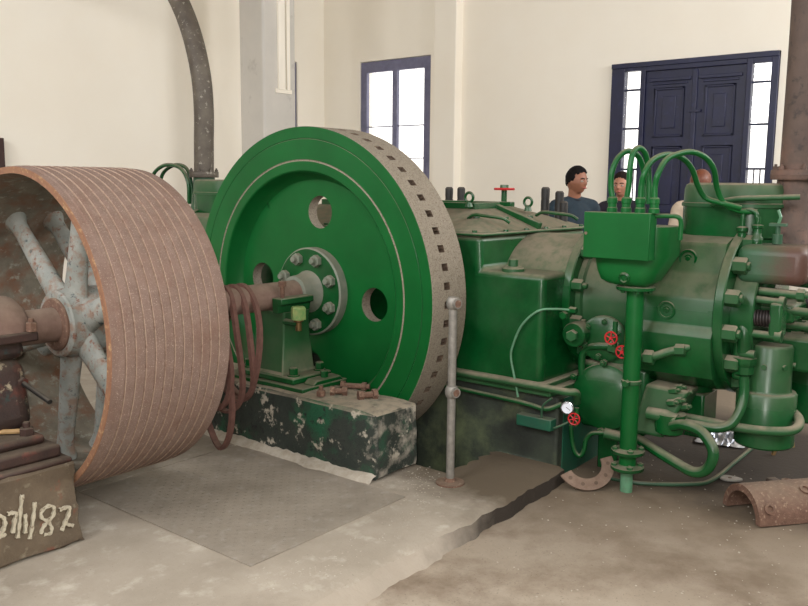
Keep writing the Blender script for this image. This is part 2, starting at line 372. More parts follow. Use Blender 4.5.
# --- walls
def wall_back():
    b = MB(); T = .3
    wy0, wy1, wz0, wz1 = 3.99, 5.385, .95, 3.42       # window opening
    dy0, dy1, dz1 = -.89, 1.11, 3.05                   # door opening
    H = 6.5
    b.box((WX, wy1, -.6), (WX+T, WYL+T, H)); b.box((WX, wy0, wz1), (WX+T, wy1, H)); b.box((WX, wy0, -.6), (WX+T, wy1, wz0))
    b.box((WX, dy1, -.6), (WX+T, wy0, H)); b.box((WX, dy0, dz1), (WX+T, dy1, H)); b.box((WX, -6.5, -.6), (WX+T, dy0, H))
    return b
struct(obj('wall_back', wall_back(), 'wall_paint'))
def wall_left():
    b = MB(); T = .3; H = 6.5; x0, x1, z0, z1 = 4.9, 5.9, .95, 3.42
    b.box((-5.5, WYL, -.6), (x0, WYL+T, H)); b.box((x1, WYL, -.6), (WX, WYL+T, H)); b.box((x0, WYL, z1), (x1, WYL+T, H)); b.box((x0, WYL, -.6), (x1, WYL+T, z0))
    return b
struct(obj('wall_left', wall_left(), 'wall_paint'))
struct(obj('wall_right', MB().box((-5.5, -6.8, -.6), (WX+.3, -6.5, 6.5)), 'wall_dull'))
struct(obj('wall_front', MB().box((-5.8, -6.8, -.6), (-5.5, WYL+.3, 6.5)), 'wall_dull'))
struct(obj('ceiling', MB().box((-5.8, -6.8, 6.5), (WX+.3, WYL+.3, 6.7)), 'ceiling_boards'))
# pilaster and free column
struct(obj('trim_1', MB().box((WX-.16, 3.43, 0), (WX+.02, 3.82, 6.5)), 'wall_paint', bevel=.012))
cA = W(240, 100, X=3.7); cB = W(264, 100, X=3.7)
cx1 = W(296, 100, Y=cB.y).x
colm = struct(obj('column', MB().box((3.7, cB.y, 0), (cx1, cA.y, 6.5)), 'column_paint', bevel=.03))
cm = lambda u: 3.7+(cx1-3.7)*u
obj('conduit', MB().box((cm(.42), cB.y-.035, 2.72), (cm(.62), cB.y+.005, 6.5)), 'wall_paint', colm, bevel=.008)
obj('conduit', MB().box((cm(.68), cB.y-.03, 2.72), (cm(.78), cB.y+.005, 6.5)), 'wall_paint', colm, bevel=.006)
obj('conduit_base', MB().box((cm(.34), cB.y-.02, 2.68), (cm(.84), cB.y+.005, 2.73)), 'wall_paint', colm)
# window in the back wall
def window(name, plane, a0, a1, z0, z1, muntins, flip=False):
    """plane: 'back' -> spans y at x=WX, 'left' -> spans x at y=WYL"""
    P = (lambda a, z, d: (WX+.05+d, a, z)) if plane == 'back' else (lambda a, z, d: (a, WYL+.05+d, z))
    def bx(b, u0, u1, q0, q1, d0=-.03, d1=.04):
        p, q = P(u0, q0, d0), P(u1, q1, d1); b.box([min(i, j) for i, j in zip(p, q)], [max(i, j) for i, j in zip(p, q)]); return b
    fb = MB(); fw = .075
    bx(fb, a0, a0+fw, z0, z1); bx(fb, a1-fw, a1, z0, z1); bx(fb, a0+fw, a1-fw, z1-.1, z1); bx(fb, a0+fw, a1-fw, z0, z0+.08)
    o = struct(obj(name, fb, 'frame_blue'))
    mid = (a0+a1)/2
    for sgn, (u0, u1) in enumerate(((a0+fw, mid), (mid, a1-fw))):
        s = MB(); e = .045
        bx(s, u0, u0+e, z0+.08, z1-.1, -.035, .025); bx(s, u1-e, u1, z0+.08, z1-.1, -.035, .025); bx(s, u0+e, u1-e, z1-.16, z1-.1, -.035, .025); bx(s, u0+e, u1-e, z0+.08, z0+.15, -.035, .025)
        sh = obj('sash', s, 'frame_blue', o)
        zs = [z0+.15]+muntins+[z1-.16]
        for z in muntins: obj('muntin', bx(MB(), u0+e, u1-e, z-.008, z+.008, -.012, .012), 'frame_blue', sh)
        for k in range(len(zs)-1): obj('pane', bx(MB(), u0+e, u1-e, zs[k]+(.008 if k else 0), zs[k+1]-(.008 if k < len(zs)-2 else 0), -.003, .003), 'glass', sh)
    return o
window('window_1', 'back', 4.0, 5.375, .95, 3.41, [1.45, 1.93, 2.42])
window('window_2', 'left', 4.91, 5.89, .95, 3.41, [1.45, 2.0, 2.55, 3.0])
# door with side lights
def door():
    D = WX
    def Yp(px, py=120): return W(px, py, X=D).y
    o = MB(); y1, y0, zt = 1.105, -.885, 3.045
    l0, l1 = Yp(624), Yp(640); r0, r1 = Yp(750), Yp(769)
    ZB = .9
    zl = W(632, 71.5, X=D).z; zr = W(760, 63, X=D).z
    o.box((D-.04, l0, 0), (D+.06, y1, zt)); o.box((D-.04, l1-.06, 0), (D+.06, l1, zt)); o.box((D-.04, y0, 0), (D+.06, r1, zt)); o.box((D-.04, r0, 0), (D+.06, r0+.06, zt))
    o.box((D-.04, l1, zl), (D+.06, l0, zt)); o.box((D-.04, r1, zr), (D+.06, r0, zt)); o.box((D-.04, r0+.06, 2.93), (D+.06, l1-.06, zt))
    o.box((D-.03, l1, 0), (D+.05, l0, ZB)); o.box((D-.03, r1, 0), (D+.05, r0, ZB))
    o.box((D-.055, y0, zt-.06), (D+.0, y1, zt))
    fr = struct(obj('door_1', o, 'door_blue', bevel=.006))
    for (a, b_, zt_) in ((l1, l0, zl), (r1, r0, zr)):
        obj('pane', MB().box((D, a, ZB), (D+.006, b_, zt_)), 'glass', fr)
        for z in (1.25, 1.75, 2.25, 2.72): obj('glazing_bar', MB().box((D-.01, a, z-.012), (D+.02, b_, z+.012)), 'door_blue', fr)
        for k in (1, 2): 
            yy = a+(b_-a)*k/3; obj('window_grille_bar', MB().box((D+.03, yy-.007, ZB), (D+.042, yy+.007, 1.75)), 'door_blue', fr)
    hi, lo = l1-.06, r0+.06; mid = Yp(693.5)
    for a, b_ in ((mid+.005, hi), (lo, mid-.005)):
        lf = obj('door_leaf', MB().box((D-.005, a, .01), (D+.045, b_, 2.93)), 'door_blue', fr)
        w_ = b_-a
        for z0, z1 in ((.25, 1.05), (1.22, 2.02), (2.14, 2.72)):
            p = MB(); ya, yb = a+.12, b_-.12
            p.box((D-.022, ya, z0), (D-.005, ya+.025, z1)); p.box((D-.022, yb-.025, z0), (D-.005, yb, z1)); p.box((D-.022, ya, z0), (D-.005, yb, z0+.025)); p.box((D-.022, ya, z1-.025), (D-.005, yb, z1))
            p.box((D-.018, ya+.1, z0+.1), (D-.005, yb-.1, z1-.1))
            obj('raised_panel', p, 'door_blue', lf, bevel=.006)
        obj('cornice_moulding', MB().box((D-.03, a+.05, 2.80), (D-.005, b_-.05, 2.84)).box((D-.02, a+.09, 2.76), (D-.005, b_-.09, 2.785)), 'door_blue', lf, bevel=.005)
    obj('closing_strip', MB().box((D-.03, mid-.03, .02), (D-.005, mid+.03, 2.92)), 'door_blue', fr, bevel=.006)
    obj('door_bolt', MB().box((D-.045, mid-.09, 2.42), (D-.03, mid+.06, 2.45)), 'door_blue', fr)
door()
pw = W(0, 150, Y=WYL-.1)
tag(obj('wooden_post', MB().box((pw.x-.05, WYL-.12, 0), (pw.x+.045, WYL-.03, W(2, 138, Y=WYL-.1).z)), 'wood_dark', bevel=.008), 'dark brown post standing against the left wall behind the drum', 'post')
# steel chequer plates in the floor
def cplate(a, b, seed):
    bb = MB().box((a[0], a[1], .0005), (b[0], b[1], .006)); n = 0
    nx = int((b[0]-a[0])/.03); ny = int((b[1]-a[1])/.03)
    for i in range(nx):
        for j in range(ny):
            x = a[0]+.015+.03*i; y = a[1]+.015+.03*j; s = 1 if (i+j) % 2 else -1
            dx, dy = .011*.7071, .011*.7071*s; ex, ey = -.003*.7071*s, .003*.7071
            bb.add([(x-dx, y-dy, .006), (x+ex, y+ey, .0078), (x+dx, y+dy, .006), (x-ex, y-ey, .0078)], [(0, 3, 2, 1)])
    return bb
P1 = obj('floor_plate', cplate((-1.47, -1.2), (-.47, .075), 1), 'plate_steel', angle=10)
tag(P1, 'worn grey chequered steel plate let into the floor before the black plinth', 'floor plate', 'chequered floor plates')
P2 = obj('floor_plate', cplate((-1.47, .09), (-.47, .9), 1), 'plate_steel', angle=10)
tag(P2, 'grey steel floor plate lying under the rusty drum, mostly in its shadow', 'floor plate', 'chequered floor plates')
# engine foundation
fnd = struct(obj('floor_foundation', MB().box((.46, -1.53, -.6), (1.76, 1.53, .385)), 'stone_base', bevel=.015))
obj('painted_end', MB().box((.52, -1.536, ZL-.02), (1.72, -1.528, .37)), 'teal_paint', fnd)

# ================================================================== SHAFT LINE
HZ = .88
# --- plinth and bearing between drum and flywheel
def rough_block(x0, x1, y0, y1, z0, z1, seed, tx=0, ty=0, nseg=14, amp=.006):
    bm = bmesh.new(); bmesh.ops.create_cube(bm, size=1); bmesh.ops.subdivide_edges(bm, edges=bm.edges, cuts=nseg, use_grid_fill=True); rnd = random.Random(seed)
    ph = [rnd.uniform(0, 6.3) for _ in range(6)]
    for v in bm.verts:
        c = v.co; t = c.z+.5
        x = x0+(x1-x0)*(c.x+.5)+(-tx if c.x > 0 else tx)*t*abs(c.x)*2; y = y0+(y1-y0)*(c.y+.5)+(-ty if c.y > 0 else ty)*t*abs(c.y)*2; z = z0+(z1-z0)*t
        e = sum(1 for k in c if abs(abs(k)-.5) < 1e-4)
        d = amp*(sin(x*23+ph[0]+z*11)+sin(y*19+ph[1]-z*17)+.8*sin(z*41+ph[2]+x*9+y*13))*.5
        k = 1-(.012/abs(x1-x0) if e >= 2 else 0)
        cx, cy, cz = (x0+x1)/2, (y0+y1)/2, (z0+z1)/2
        n = V((c.x if abs(c.x) > .499 else 0, c.y if abs(c.y) > .499 else 0, c.z if abs(c.z) > .499 else 0))
        if e >= 2: d -= .010+rnd.uniform(0, .008)
        v.co = V((x, y, z))+n.normalized()*d + V((0, 0, 0))
    b = MB(); bm.verts.index_update(); b.add([v.co.copy() for v in bm.verts], [[v.index for v in f.verts] for f in bm.faces]); bm.free(); return b
plinth = obj('concrete_plinth', rough_block(-.41, -.05, -.95, .95, 0, .365, 11, nseg=20), 'plinth_peel', angle=30)
tag(plinth, 'concrete plinth with peeling black, green and white paint beside the flywheel', 'plinth')

bt = thing('shaft_bearing', (-.235, 0, .365), 'green cast-iron pedestal bearing on the black plinth before the flywheel', 'bearing')
bx_, by_ = -.235, 0
obj('sole_plate', MB().box((-.345, -.345, .358), (.03, .345, .388)), 'green', bt, bevel=.006)
fp = obj('base_plate', MB().box((-.32, -.245, .387), (.0, .245, .43)), 'green', bt, bevel=.012)
for sg in (-1, 1):
    ys = sorted((sg*.34, sg*.252)); yt = sorted((sg*.335, sg*.26))
    wp = obj('wedge_pad', MB().hexa([(-.25, ys[0], .387), (.0, ys[0], .387), (.0, ys[1], .387), (-.25, ys[1], .387)], [(-.22, yt[0], .412), (-.02, yt[0], .412), (-.02, yt[1], .418), (-.22, yt[1], .418)]), 'green', bt, bevel=.006)
    nut(wp, (-.12, sg*.297, .414), (0, 0, 1), .024, .04, 'green', name='bolt')
for x in (-.27, -.055):
    for y in (-.195, .195):
        obj('washer', MB().cyl((x, y, .43), (x, y, .438), .036, seg=18), 'green', fp)
        nut(fp, (x, y, .436), (0, 0, 1), .027, .045, 'green', name='bolt')
# tapered stand with bored seat (shaft cradle)
bx_ = -.17
def stand():
    b = MB(); prof = []
    for t, hw, hd in ((.425, .15, .15), (.445, .135, .13), (.62, .125, .11), (.76, .12, .10), (.80, .13, .11)):
        prof.append([(bx_-hd, -hw, t), (bx_+hd, -hw, t), (bx_+hd, hw, t), (bx_-hd, hw, t)])
    for i in range(len(prof)-1):
        v = prof[i]+prof[i+1]; b.add(v, [(0, 1, 5, 4), (1, 2, 6, 5), (2, 3, 7, 6), (3, 0, 4, 7)])
    b.add(prof[0], [(3, 2, 1, 0)]); b.add(prof[-1], [(0, 1, 2, 3)])
    return b
st = obj('stand', stand(), 'green_dusty', bt, bevel=.008)
for sg in (-1, 1):
    pr = [(sg*.084, .795), (sg*.13, .795), (sg*.14, .84), (sg*.165, .85), (sg*.165, .885), (sg*.084, .885)]
    obj('seat_cheek', MB().prism(pr, 'x', bx_-.16, bx_+.10), 'green', bt, bevel=.006)
jb = obj('jacking_bolt', MB().cyl((bx_-.11, -.12, .87), (bx_-.11, -.12, .95), .013, seg=12), 'rust', bt); nut(jb, (bx_-.11, -.12, .95), (0, 0, 1), .024, .032, 'rust', name='bolt_head')
cy_ = -.225
oc = obj('oil_cup', MB().lathe((-.255, cy_, .70), (0, 0, 1), [(0, 0), (.018, 0), (.018, .05), (.03, .055), (.03, .07), (0, .07)], 14), 'brass', bt)
nut(oc, (-.255, cy_, .765), (0, 0, 1), .044, .075, 'bolt_yellow', name='cap_nut'); obj('oil_cup_arm', MB().cyl((-.255, cy_, .74), (-.255, -.11, .74), .02, seg=12), 'green', oc)

# --- shaft
shaft = obj('drive_shaft', MB().lathe((-2.5, 0, HZ), (1, 0, 0), [(0, 0), (.076, 0), (.08, .004), (.08, 2.62), (0, 2.62)], 40), 'shaft_rust', origin=(-1.2, 0, HZ))
tag(shaft, 'bare rusty steel shaft running from the drum to the flywheel hub', 'shaft')

# --- flywheel
fwl = thing('flywheel', (.16, 0, HZ-1), 'huge green flywheel with grey slotted rim standing in the floor slot', 'flywheel')
def ang_pt(r, a, x): return (x, -r*cos(a), HZ+r*sin(a))     # a from the -Y side upwards
def fly_body():
    b = MB(); T = .317; XW = .11; n = 180
    # web with four holes: polar grid, holes cut by dropping cells and adding rims
    hr, hd = .1, .49; ha = [RAD(85+90*k) for k in range(4)]
    def prof_ring(prof, mi, close=False):
        for i in range(n):
            a0, a1 = 2*pi*i/n, 2*pi*(i+1)/n
            for q in range(len(prof)-1):
                (r0, x0), (r1, x1) = prof[q], prof[q+1]
                b.add([ang_pt(r0, a0, x0), ang_pt(r1, a0, x1), ang_pt(r1, a1, x1), ang_pt(r0, a1, x0)], [(0, 1, 2, 3)], mi[q])
    # near side: rim face, scribed line, recess wall
    prof_ring([(.998, 0), (.932, 0), (.930, .0025), (.927, .0025), (.925, 0), (.806, 0), (.803, .004), (.797, .004), (.794, 0), (.742, 0), (.735, .006), (.715, XW-.03), (.685, XW)], [0, 2, 2, 2, 0, 1, 1, 1, 0, 0, 0, 0])
    prof_ring([(.998, T), (.742, T), (.735, T-.006), (.715, T-.12), (.685, T-.135)], [0]*4)
    prof_ring([(1.0, .003), (.998, 0)], [3]); prof_ring([(.998, T), (1.0, T-.003)], [3])
    # web sheets with holes (sector between radii .27 and .685)
    for X, flipx in ((XW, 1), (T-.135, -1)):
        r_in, r_out = .2, .685
        for k in range(4):
            a = ha[k]; c = (hd*cos(a), hd*sin(a)); m = 64
            # boundary of quarter sector as a function of angle around hole centre
            outer = []
            for i in range(m):
                t = 2*pi*i/m; d = (cos(t), sin(t))
                # march until leaving the quarter annulus
                lo, hi = 0, 1.2
                for _ in range(36):
                    mid = (lo+hi)/2; px, py = c[0]+d[0]*mid, c[1]+d[1]*mid; r = sqrt(px*px+py*py)
                    da = (math.atan2(py, px)-a+pi) % (2*pi)-pi
                    # stay star-shaped: use exact exit of first boundary
                    if r_in < r < r_out and abs(da) < pi/4: lo = mid
                    else: hi = mid
                outer.append((c[0]+d[0]*lo, c[1]+d[1]*lo))
            inner = [(c[0]+hr*cos(2*pi*i/m), c[1]+hr*sin(2*pi*i/m)) for i in range(m)]
            P = lambda p, x: (x, -p[0], HZ+p[1])
            for i in range(m):
                j = (i+1) % m
                b.add([P(inner[i], X), P(inner[j], X), P(outer[j], X), P(outer[i], X)], [(0, 1, 2, 3)], 0)
    for k in range(4):
        a = ha[k]; c = (hd*cos(a), hd*sin(a)); m = 64
        for i in range(m):
            t0, t1 = 2*pi*i/m, 2*pi*(i+1)/m
            q = [(c[0]+hr*cos(t), c[1]+hr*sin(t)) for t in (t0, t1)]
            b.add([(XW, -q[0][0], HZ+q[0][1]), (XW, -q[1][0], HZ+q[1][1]), (T-.135, -q[1][0], HZ+q[1][1]), (T-.135, -q[0][0], HZ+q[0][1])], [(0, 1, 2, 3)], 4)
    return b
fb = obj('wheel_body', fly_body(), ('green_clean', 'dusty_metal', 'green', 'dusty_metal', 'dusty_metal'), fwl, angle=30)
def rim():
    b = MB(); T = .317; n = 300; xs = [.003, .108, .162, T-.003]; off = RAD(6.2-1.2)
    for i in range(n):
        a0, a1 = off+2*pi*i/n, off+2*pi*(i+1)/n
        for q in range(3):
            x0, x1 = xs[q], xs[q+1]
            if q == 1 and i % 5 < 2:
                d = .965
                o_ = [ang_pt(1, a0, x0), ang_pt(1, a0, x1), ang_pt(1, a1, x1), ang_pt(1, a1, x0)]; i_ = [ang_pt(d, a0, x0), ang_pt(d, a0, x1), ang_pt(d, a1, x1), ang_pt(d, a1, x0)]
                b.add(o_+i_, [(4, 5, 6, 7), (0, 1, 5, 4), (1, 2, 6, 5), (2, 3, 7, 6), (3, 0, 4, 7)], 1)
            else: b.add([ang_pt(1, a0, x0), ang_pt(1, a0, x1), ang_pt(1, a1, x1), ang_pt(1, a1, x0)], [(0, 1, 2, 3)], 0)
    # scored line beside the slots
    return b
rm = obj('rim_face', rim(), ('dusty_metal', 'slot_dark'), fwl, angle=30)
hb = obj('hub', MB().lathe((.02, 0, HZ), (1, 0, 0), [(.082, -.10), (.105, -.095), (.112, -.03), (.125, .02), (.16, .05), (.17, .055)], 48), 'hub_grey', fwl)
hf = obj('hub_flange', MB().lathe((.045, 0, HZ), (1, 0, 0), [(.10, .0), (.262, 0), (.272, .008), (.272, .07)], 64, mi=[0, 1, 1]), ('green', 'hub_grey'), fwl)
for i in range(8):
    a = RAD(22+45*i); nut(hf, (.045, -.212*cos(a), HZ+.212*sin(a)), (-1, 0, 0), .038, .034, 'hub_grey', .022)

# --- grooved rusty drum
dr = thing('belt_drum', (-1.475, 0, HZ-.753), 'big rusty grooved belt drum with grey spokes on the shaft at left', 'drum')
X0, X1, RD = -1.774, -1.177, .742
def drum_rim():
    pr = [(.708, 0), (RD-.006, 0), (RD-.004, .004), (RD-.004, .035), (RD, .04)]; mi = [1, 1, 0, 0]
    L_ = X1-X0; n = 11; p = (L_-.08)/n
    for k in range(n):
        x = .04+p*k
        pr += [(RD, x+p*.42), (RD-.006, x+p*.455), (RD-.006, x+p*.53), (RD+.0015, x+p*.545), (RD+.0015, x+p*.6), (RD, x+p*.61), (RD, x+p)]; mi += [0, 0, 0, 2, 2, 2, 0]
        # worn light edge of each groove is the wall face (material 2)
    pr += [(RD-.003, L_), (.705, L_), (.698, L_-.06), (.698, .06), (.708, 0)]; mi += [0, 1, 3, 3, 3]
    return MB().lathe((X0, 0, HZ-.012), (1, 0, 0), pr, 144, mi=mi)
obj('drum_rim', drum_rim(), ('drum_rust', 'drum_lip', 'drum_ridge', 'drum_inner'), dr, angle=20)
for xs, ph in ((-1.51, 18), (-1.31, 18)):
    for k in range(6):
        a = RAD(ph+60*k); b = MB(); n = 10; seg = 16; vs = []
        e = V((0, -cos(a), sin(a))); t_ = V((0, sin(a), cos(a)))
        for i in range(n+1):
            q = i/n; r = .13+(.70-.13)*q; wdt = .066-.022*q+(.02*(1-q*5)**2 if q < .2 else 0)+(.03*((q-.85)/.15)**2 if q > .85 else 0); th = .044-.01*q+(.02*((q-.85)/.15)**2 if q > .85 else 0)
            for s_ in range(seg):
                z = 2*pi*s_/seg; vs.append(V((xs, 0, HZ))+e*r+t_*(wdt*cos(z))+V((th*sin(z), 0, 0)))
        b.add(vs, [(i*seg+s_, i*seg+(s_+1) % seg, (i+1)*seg+(s_+1) % seg, (i+1)*seg+s_) for i in range(n) for s_ in range(seg)])
        obj('spoke', b, 'peeling_grey', dr, angle=60)
obj('drum_hub', MB().lathe((-1.60, 0, HZ), (1, 0, 0), [(.081, 0), (.15, 0), (.158, .008), (.158, .04), (.165, .05), (.165, .36), (.15, .38), (.081, .38)], 48), 'peeling_grey', dr)
obj('hub_collar', MB().lathe((-1.615, 0, HZ), (1, 0, 0), [(.081, 0), (.118, 0), (.124, .006), (.124, .02)], 40), 'rust', dr)

# --- left pedestal
pl = thing('bearing_pedestal', (-2.2, 0, 0), 'squat brown concrete pedestal with a painted date under the left bearing', 'pedestal')
body = obj('pedestal_block', rough_block(-2.9, -1.758, -.46, .46, 0, .365, 21, tx=.025, ty=.02, nseg=22, amp=.008), 'plinth_brown', pl, angle=35)
# painted date, brush strokes on the front face
def stroke(b, pts, r):
    P = [W(x, y, Y=-.46) for x, y in pts]; P = spline(P, 4) if len(P) > 2 else P
    n = len(P)
    for i, p in enumerate(P):
        pass
    vs = []
    for i, p in enumerate(P):
        t = (P[min(i+1, n-1)]-P[max(i-1, 0)]).normalized(); s_ = V((t.z, 0, -t.x)); y = -.457+.02*p.z/.365
        rr = r*(.75+.25*sin(i*1.7))
        vs += [V((p.x, y-.014, p.z))+s_*rr, V((p.x, y-.014, p.z))-s_*rr]
    k = len(vs); b.add(vs+[v+V((0, .016, 0)) for v in vs], [(2*i, 2*i+1, 2*i+3, 2*i+2) for i in range(n-1)]+[(2*i, 2*i+2, k+2*i+2, k+2*i) for i in range(n-1)]+[(2*i+1, k+2*i+1, k+2*i+3, 2*i+3) for i in range(n-1)])
def sc(pts): return [(x/6.06*.9-1, 500+y/6.06) for x, y in pts]
for pts in ([(-38, 118), (-20, 96), (10, 98), (35, 110), (45, 145), (30, 185), (0, 220), (-20, 232), (15, 222), (48, 205)],
            [(62, 88), (90, 82), (120, 82), (110, 130), (95, 200)],
            [(165, -30), (150, 60), (138, 150), (126, 230)],
            [(178, 85), (182, 140), (178, 200)],
            [(247, 15), (236, 90), (222, 170), (205, 235)],
            [(335, 130), (290, 110), (290, 70), (340, 38), (372, 48), (366, 95), (330, 130), (298, 165), (280, 205)],
            [(330, 130), (352, 165), (345, 200), (300, 208)],
            [(410, 62), (440, 52), (475, 45), (470, 90), (445, 140), (420, 185)], [(430, 140), (465, 148), (498, 155)]):
    b = MB(); stroke(b, sc(pts), .008); obj('painted_stroke', b, 'white_paint', pl)
lb = thing('pillow_block', (-2.12, 0, .36), 'rusty brown pillow-block bearing with domed cap at the left edge', 'bearing')
obj('bed_plate', MB().box((-2.75, -.435, .352), (-1.785, .435, .38)), 'rust_dark', lb, bevel=.015)
obj('bed_plate', MB().box((-2.72, -.40, .378), (-1.815, .40, .435)), 'rust_dark', lb, bevel=.015)
ft = obj('foot_plate', MB().box((-2.42, -.34, .433), (-1.85, .34, .475)), 'rust_dark', lb, bevel=.02)
for y in (-.29, .29):
    for x in (-2.33, -1.91): nut(ft, (x, y, .473), (0, 0, 1), .03, .035, 'rust_dark', .02, 'bolt')
PS = .19
obj('bearing_body', MB().hexa([(-2.33+PS, -.24, .47), (-2.02+PS, -.24, .47), (-2.02+PS, .24, .47), (-2.33+PS, .24, .47)], [(-2.30+PS, -.17, .79), (-2.03+PS, -.19, .79), (-2.03+PS, .19, .79), (-2.30+PS, .19, .79)]), 'rust_flaky', lb, bevel=.07, seg=4)
for sg in (-1, 1):
    obj('cap_flange', MB().box((-2.32+PS, min(sg*.084, sg*.235), .86), (-1.995+PS, max(sg*.084, sg*.235), .9)), 'rust_dark', lb, bevel=.008)
for sg in (-1, 1): obj('body_cheek', MB().box((-2.29+PS, min(sg*.084, sg*.195), .785), (-2.035+PS, max(sg*.084, sg*.195), .862)), 'rust_flaky', lb, bevel=.03)
n_ = 20
cap = MB(); pr = [(.082, .335), (.12, .33), (.155, .30), (.165, .25), (.165, .08), (.155, .03), (.12, .004), (.082, 0)]
vs = []
for i in range(n_+1):
    a = pi*i/n_
    vs += [V((-2.315+PS+h, -r*1.25*cos(a), .895+r*sin(a)*.9)) for r, h in pr]
k = len(pr); cap.add(vs, [(i*k+q, (i+1)*k+q, (i+1)*k+q+1, i*k+q+1) for i in range(n_) for q in range(k-1)])
obj('domed_cap', cap, 'shaft_rust', lb, angle=60)
for y in (-.222, .222):
    for x in (-2.26+PS, -2.02+PS): nut(lb, (x, y, .903), (0, 0, 1), .024, .04, 'rust', .015, 'cap_nut')
hp = W(20, 381, X=-1.87); hq = W(50, 402, X=-1.86)
hd = obj('drain_handle', MB().tube([hp, hq], .011, 10), 'black', lb); nut(hd, hp-V((.0, .0, .0)), (hq-hp), .026, .03, 'rust_dark', name='handle_boss')
s0 = W(0, 432, Z=.49); s1 = W(24, 431, Z=.49)
tag(obj('wood_stick', MB().tube([s0-(s1-s0)*1.2, s1], .011, 8), 'wood'), 'short light wooden stick lying on the left bearing foot', 'stick')

# --- loose V-belts hanging on the shaft
def belt(i, x, zlow, yoff, wid, tw, label):
    b = MB(); pts = []; n = 40
    for k in range(n):
        a = 2*pi*k/n
        top = HZ+.0895; cz = (top+zlow)/2; hz_ = (top-zlow)/2
        yy = wid*sin(a)*(1+.12*sin(2*a+i))*(.62+.38*(1-cos(a))/2); zz = cz+hz_*cos(a)
        pts.append(V((x+tw*(1-cos(a))*.5+.012*sin(3*a+i), yoff*(1-cos(a))*.5+yy, zz)))
    pts.append(pts[0])
    # rectangular-ish belt section
    P = pts; base = 0; vs = []
    for k in range(n):
        t = (P[(k+1) % n]-P[k-1]).normalized(); s_ = V((1, 0, 0)); s_ = (s_-t*s_.dot(t)).normalized(); u = t.cross(s_)
        vs += [P[k]+s_*.019+u*.009, P[k]-s_*.019+u*.009, P[k]-s_*.013-u*.009, P[k]+s_*.013-u*.009]
    b.add(vs, [(k*4+q, k*4+(q+1) % 4, ((k+1) % n)*4+(q+1) % 4, ((k+1) % n)*4+q) for k in range(n) for q in range(4)])
    return tag(obj('v_belt', b, 'belt', angle=50), label, 'belt', 'loose belts on the shaft')
belt(0, -.76, .05, .0, .17, .10, 'brown rubber belt hanging lowest on the shaft, closest to the drum')
belt(1, -.69, .30, -.05, .15, -.02, 'brown rubber belt on the shaft, second from the drum')
belt(2, -.62, .24, .04, .19, .05, 'brown rubber belt on the shaft, middle one of five')
belt(3, -.55, .33, -.03, .16, .04, 'brown rubber belt on the shaft, second from the green bearing')
belt(4, -.475, .29, .02, .20, -.03, 'brown rubber belt on the shaft, nearest to the green bearing')

# --- rusty bolts left on the plinth
zt = .371
def loose_bolt(px, py, ang, L_, r, label, stand=False):
    c = W(px, py, Z=zt+r); d = V((cos(ang), sin(ang), 0)); b = MB()
    if stand: b.lathe(c-V((0, 0, r)), (0, 0, 1), [(0, 0), (r*1.6, 0), (r*1.6, r*1.8), (r*1.3, r*2.1), (0, r*2.1)], 6).cyl(c, c+V((0, 0, r*2.6)), r*.8, seg=12)
    else:
        b.cyl(c-d*L_/2, c+d*L_/2, r, seg=12); b.lathe(c-d*(L_/2+r*1.2), d, [(0, 0), (r*1.75, 0), (r*1.75, r*1.5), (0, r*1.5)], 6); b.lathe(c+d*L_*.2, d, [(r*.9, 0), (r*1.6, 0), (r*1.6, r*1.6), (r*.9, r*1.6)], 6)
    tag(obj('loose_bolt', b, 'rust', angle=25), label, 'bolt', 'rusty bolts on the plinth')
loose_bolt(321, 393, 0, .05, .016, 'small rusty nut lying alone at the left of the bolts on the plinth', True)
loose_bolt(340, 391, RAD(-50), .07, .017, 'short rusty bolt on the plinth beside the lone nut')
loose_bolt(357, 386, RAD(-62), .15, .016, 'long rusty bolt lying across the back of the plinth')
loose_bolt(366, 395, RAD(150), .085, .018, 'rusty bolt with its end turned to the front of the plinth')

# --- railing post
rp = thing('railing_post', W(450, 484, Z=0), 'grey galvanised railing post with two pipe sockets by the flywheel', 'railing post')
c0 = W(450, 483, Z=0); top = W(448, 300, X=c0.x)
zt_ = W(448, 300, X=c0.x).z; zm = W(449, 391, X=c0.x).z
obj('foot_flange', MB().lathe(c0, (0, 0, 1), [(0, 0), (.075, 0), (.075, .008), (.03, .012), (.022, .03), (0, .03)], 24), 'rust', rp)
obj('post_pipe', MB().cyl(c0+V((0, 0, .01)), V((c0.x, c0.y, zt_-.02)), .0215, seg=18), 'galv', rp)
for z in (zt_-.012, zm):
    s_ = obj('pipe_socket', MB().lathe(V((c0.x, c0.y, z-.035)), (0, 0, 1), [(.02, 0), (.027, .006), (.033, .02), (.035, .035), (.033, .05), (.027, .064), (.012, .068), (0, .068)], 18).cyl((c0.x, c0.y, z), (c0.x-.012, c0.y-.04, z), .026, seg=16), 'galv', rp)
    obj('socket_bore', MB().cyl((c0.x-.0125, c0.y-.0395, z), (c0.x-.013, c0.y-.0415, z), .019, seg=16), 'rust', s_)

# ================================================================== ENGINE (crankcase with a cylinder on each side)
XC = 1.1          # cylinder axis
eng = thing('gas_engine', (XC, 0, .385), 'long green horizontal engine with crankcase, cylinder and valve gear behind the flywheel', 'engine')
# bed with bulged lower body, crankcase
bed = obj('crankcase', MB().prism([(-1.42, .40), (1.42, .40), (1.42, 1.055), (1.0, 1.055), (1.0, 1.25), (-1.0, 1.25), (-1.0, 1.055), (-1.42, 1.055)], 'x', .452, 1.748), 'green', eng, bevel=.035, seg=4)
bf = obj('bed_flange', MB().box((.425, -1.50, .385), (1.775, 1.50, .425)).box((.44, -1.46, .42), (1.76, 1.46, .455)), 'green_dusty', eng, bevel=.008)
for y in (-1.2, -.9): nut(bf, (.44, y, .425), (0, 0, 1), .02, .025, 'green', name='bolt')
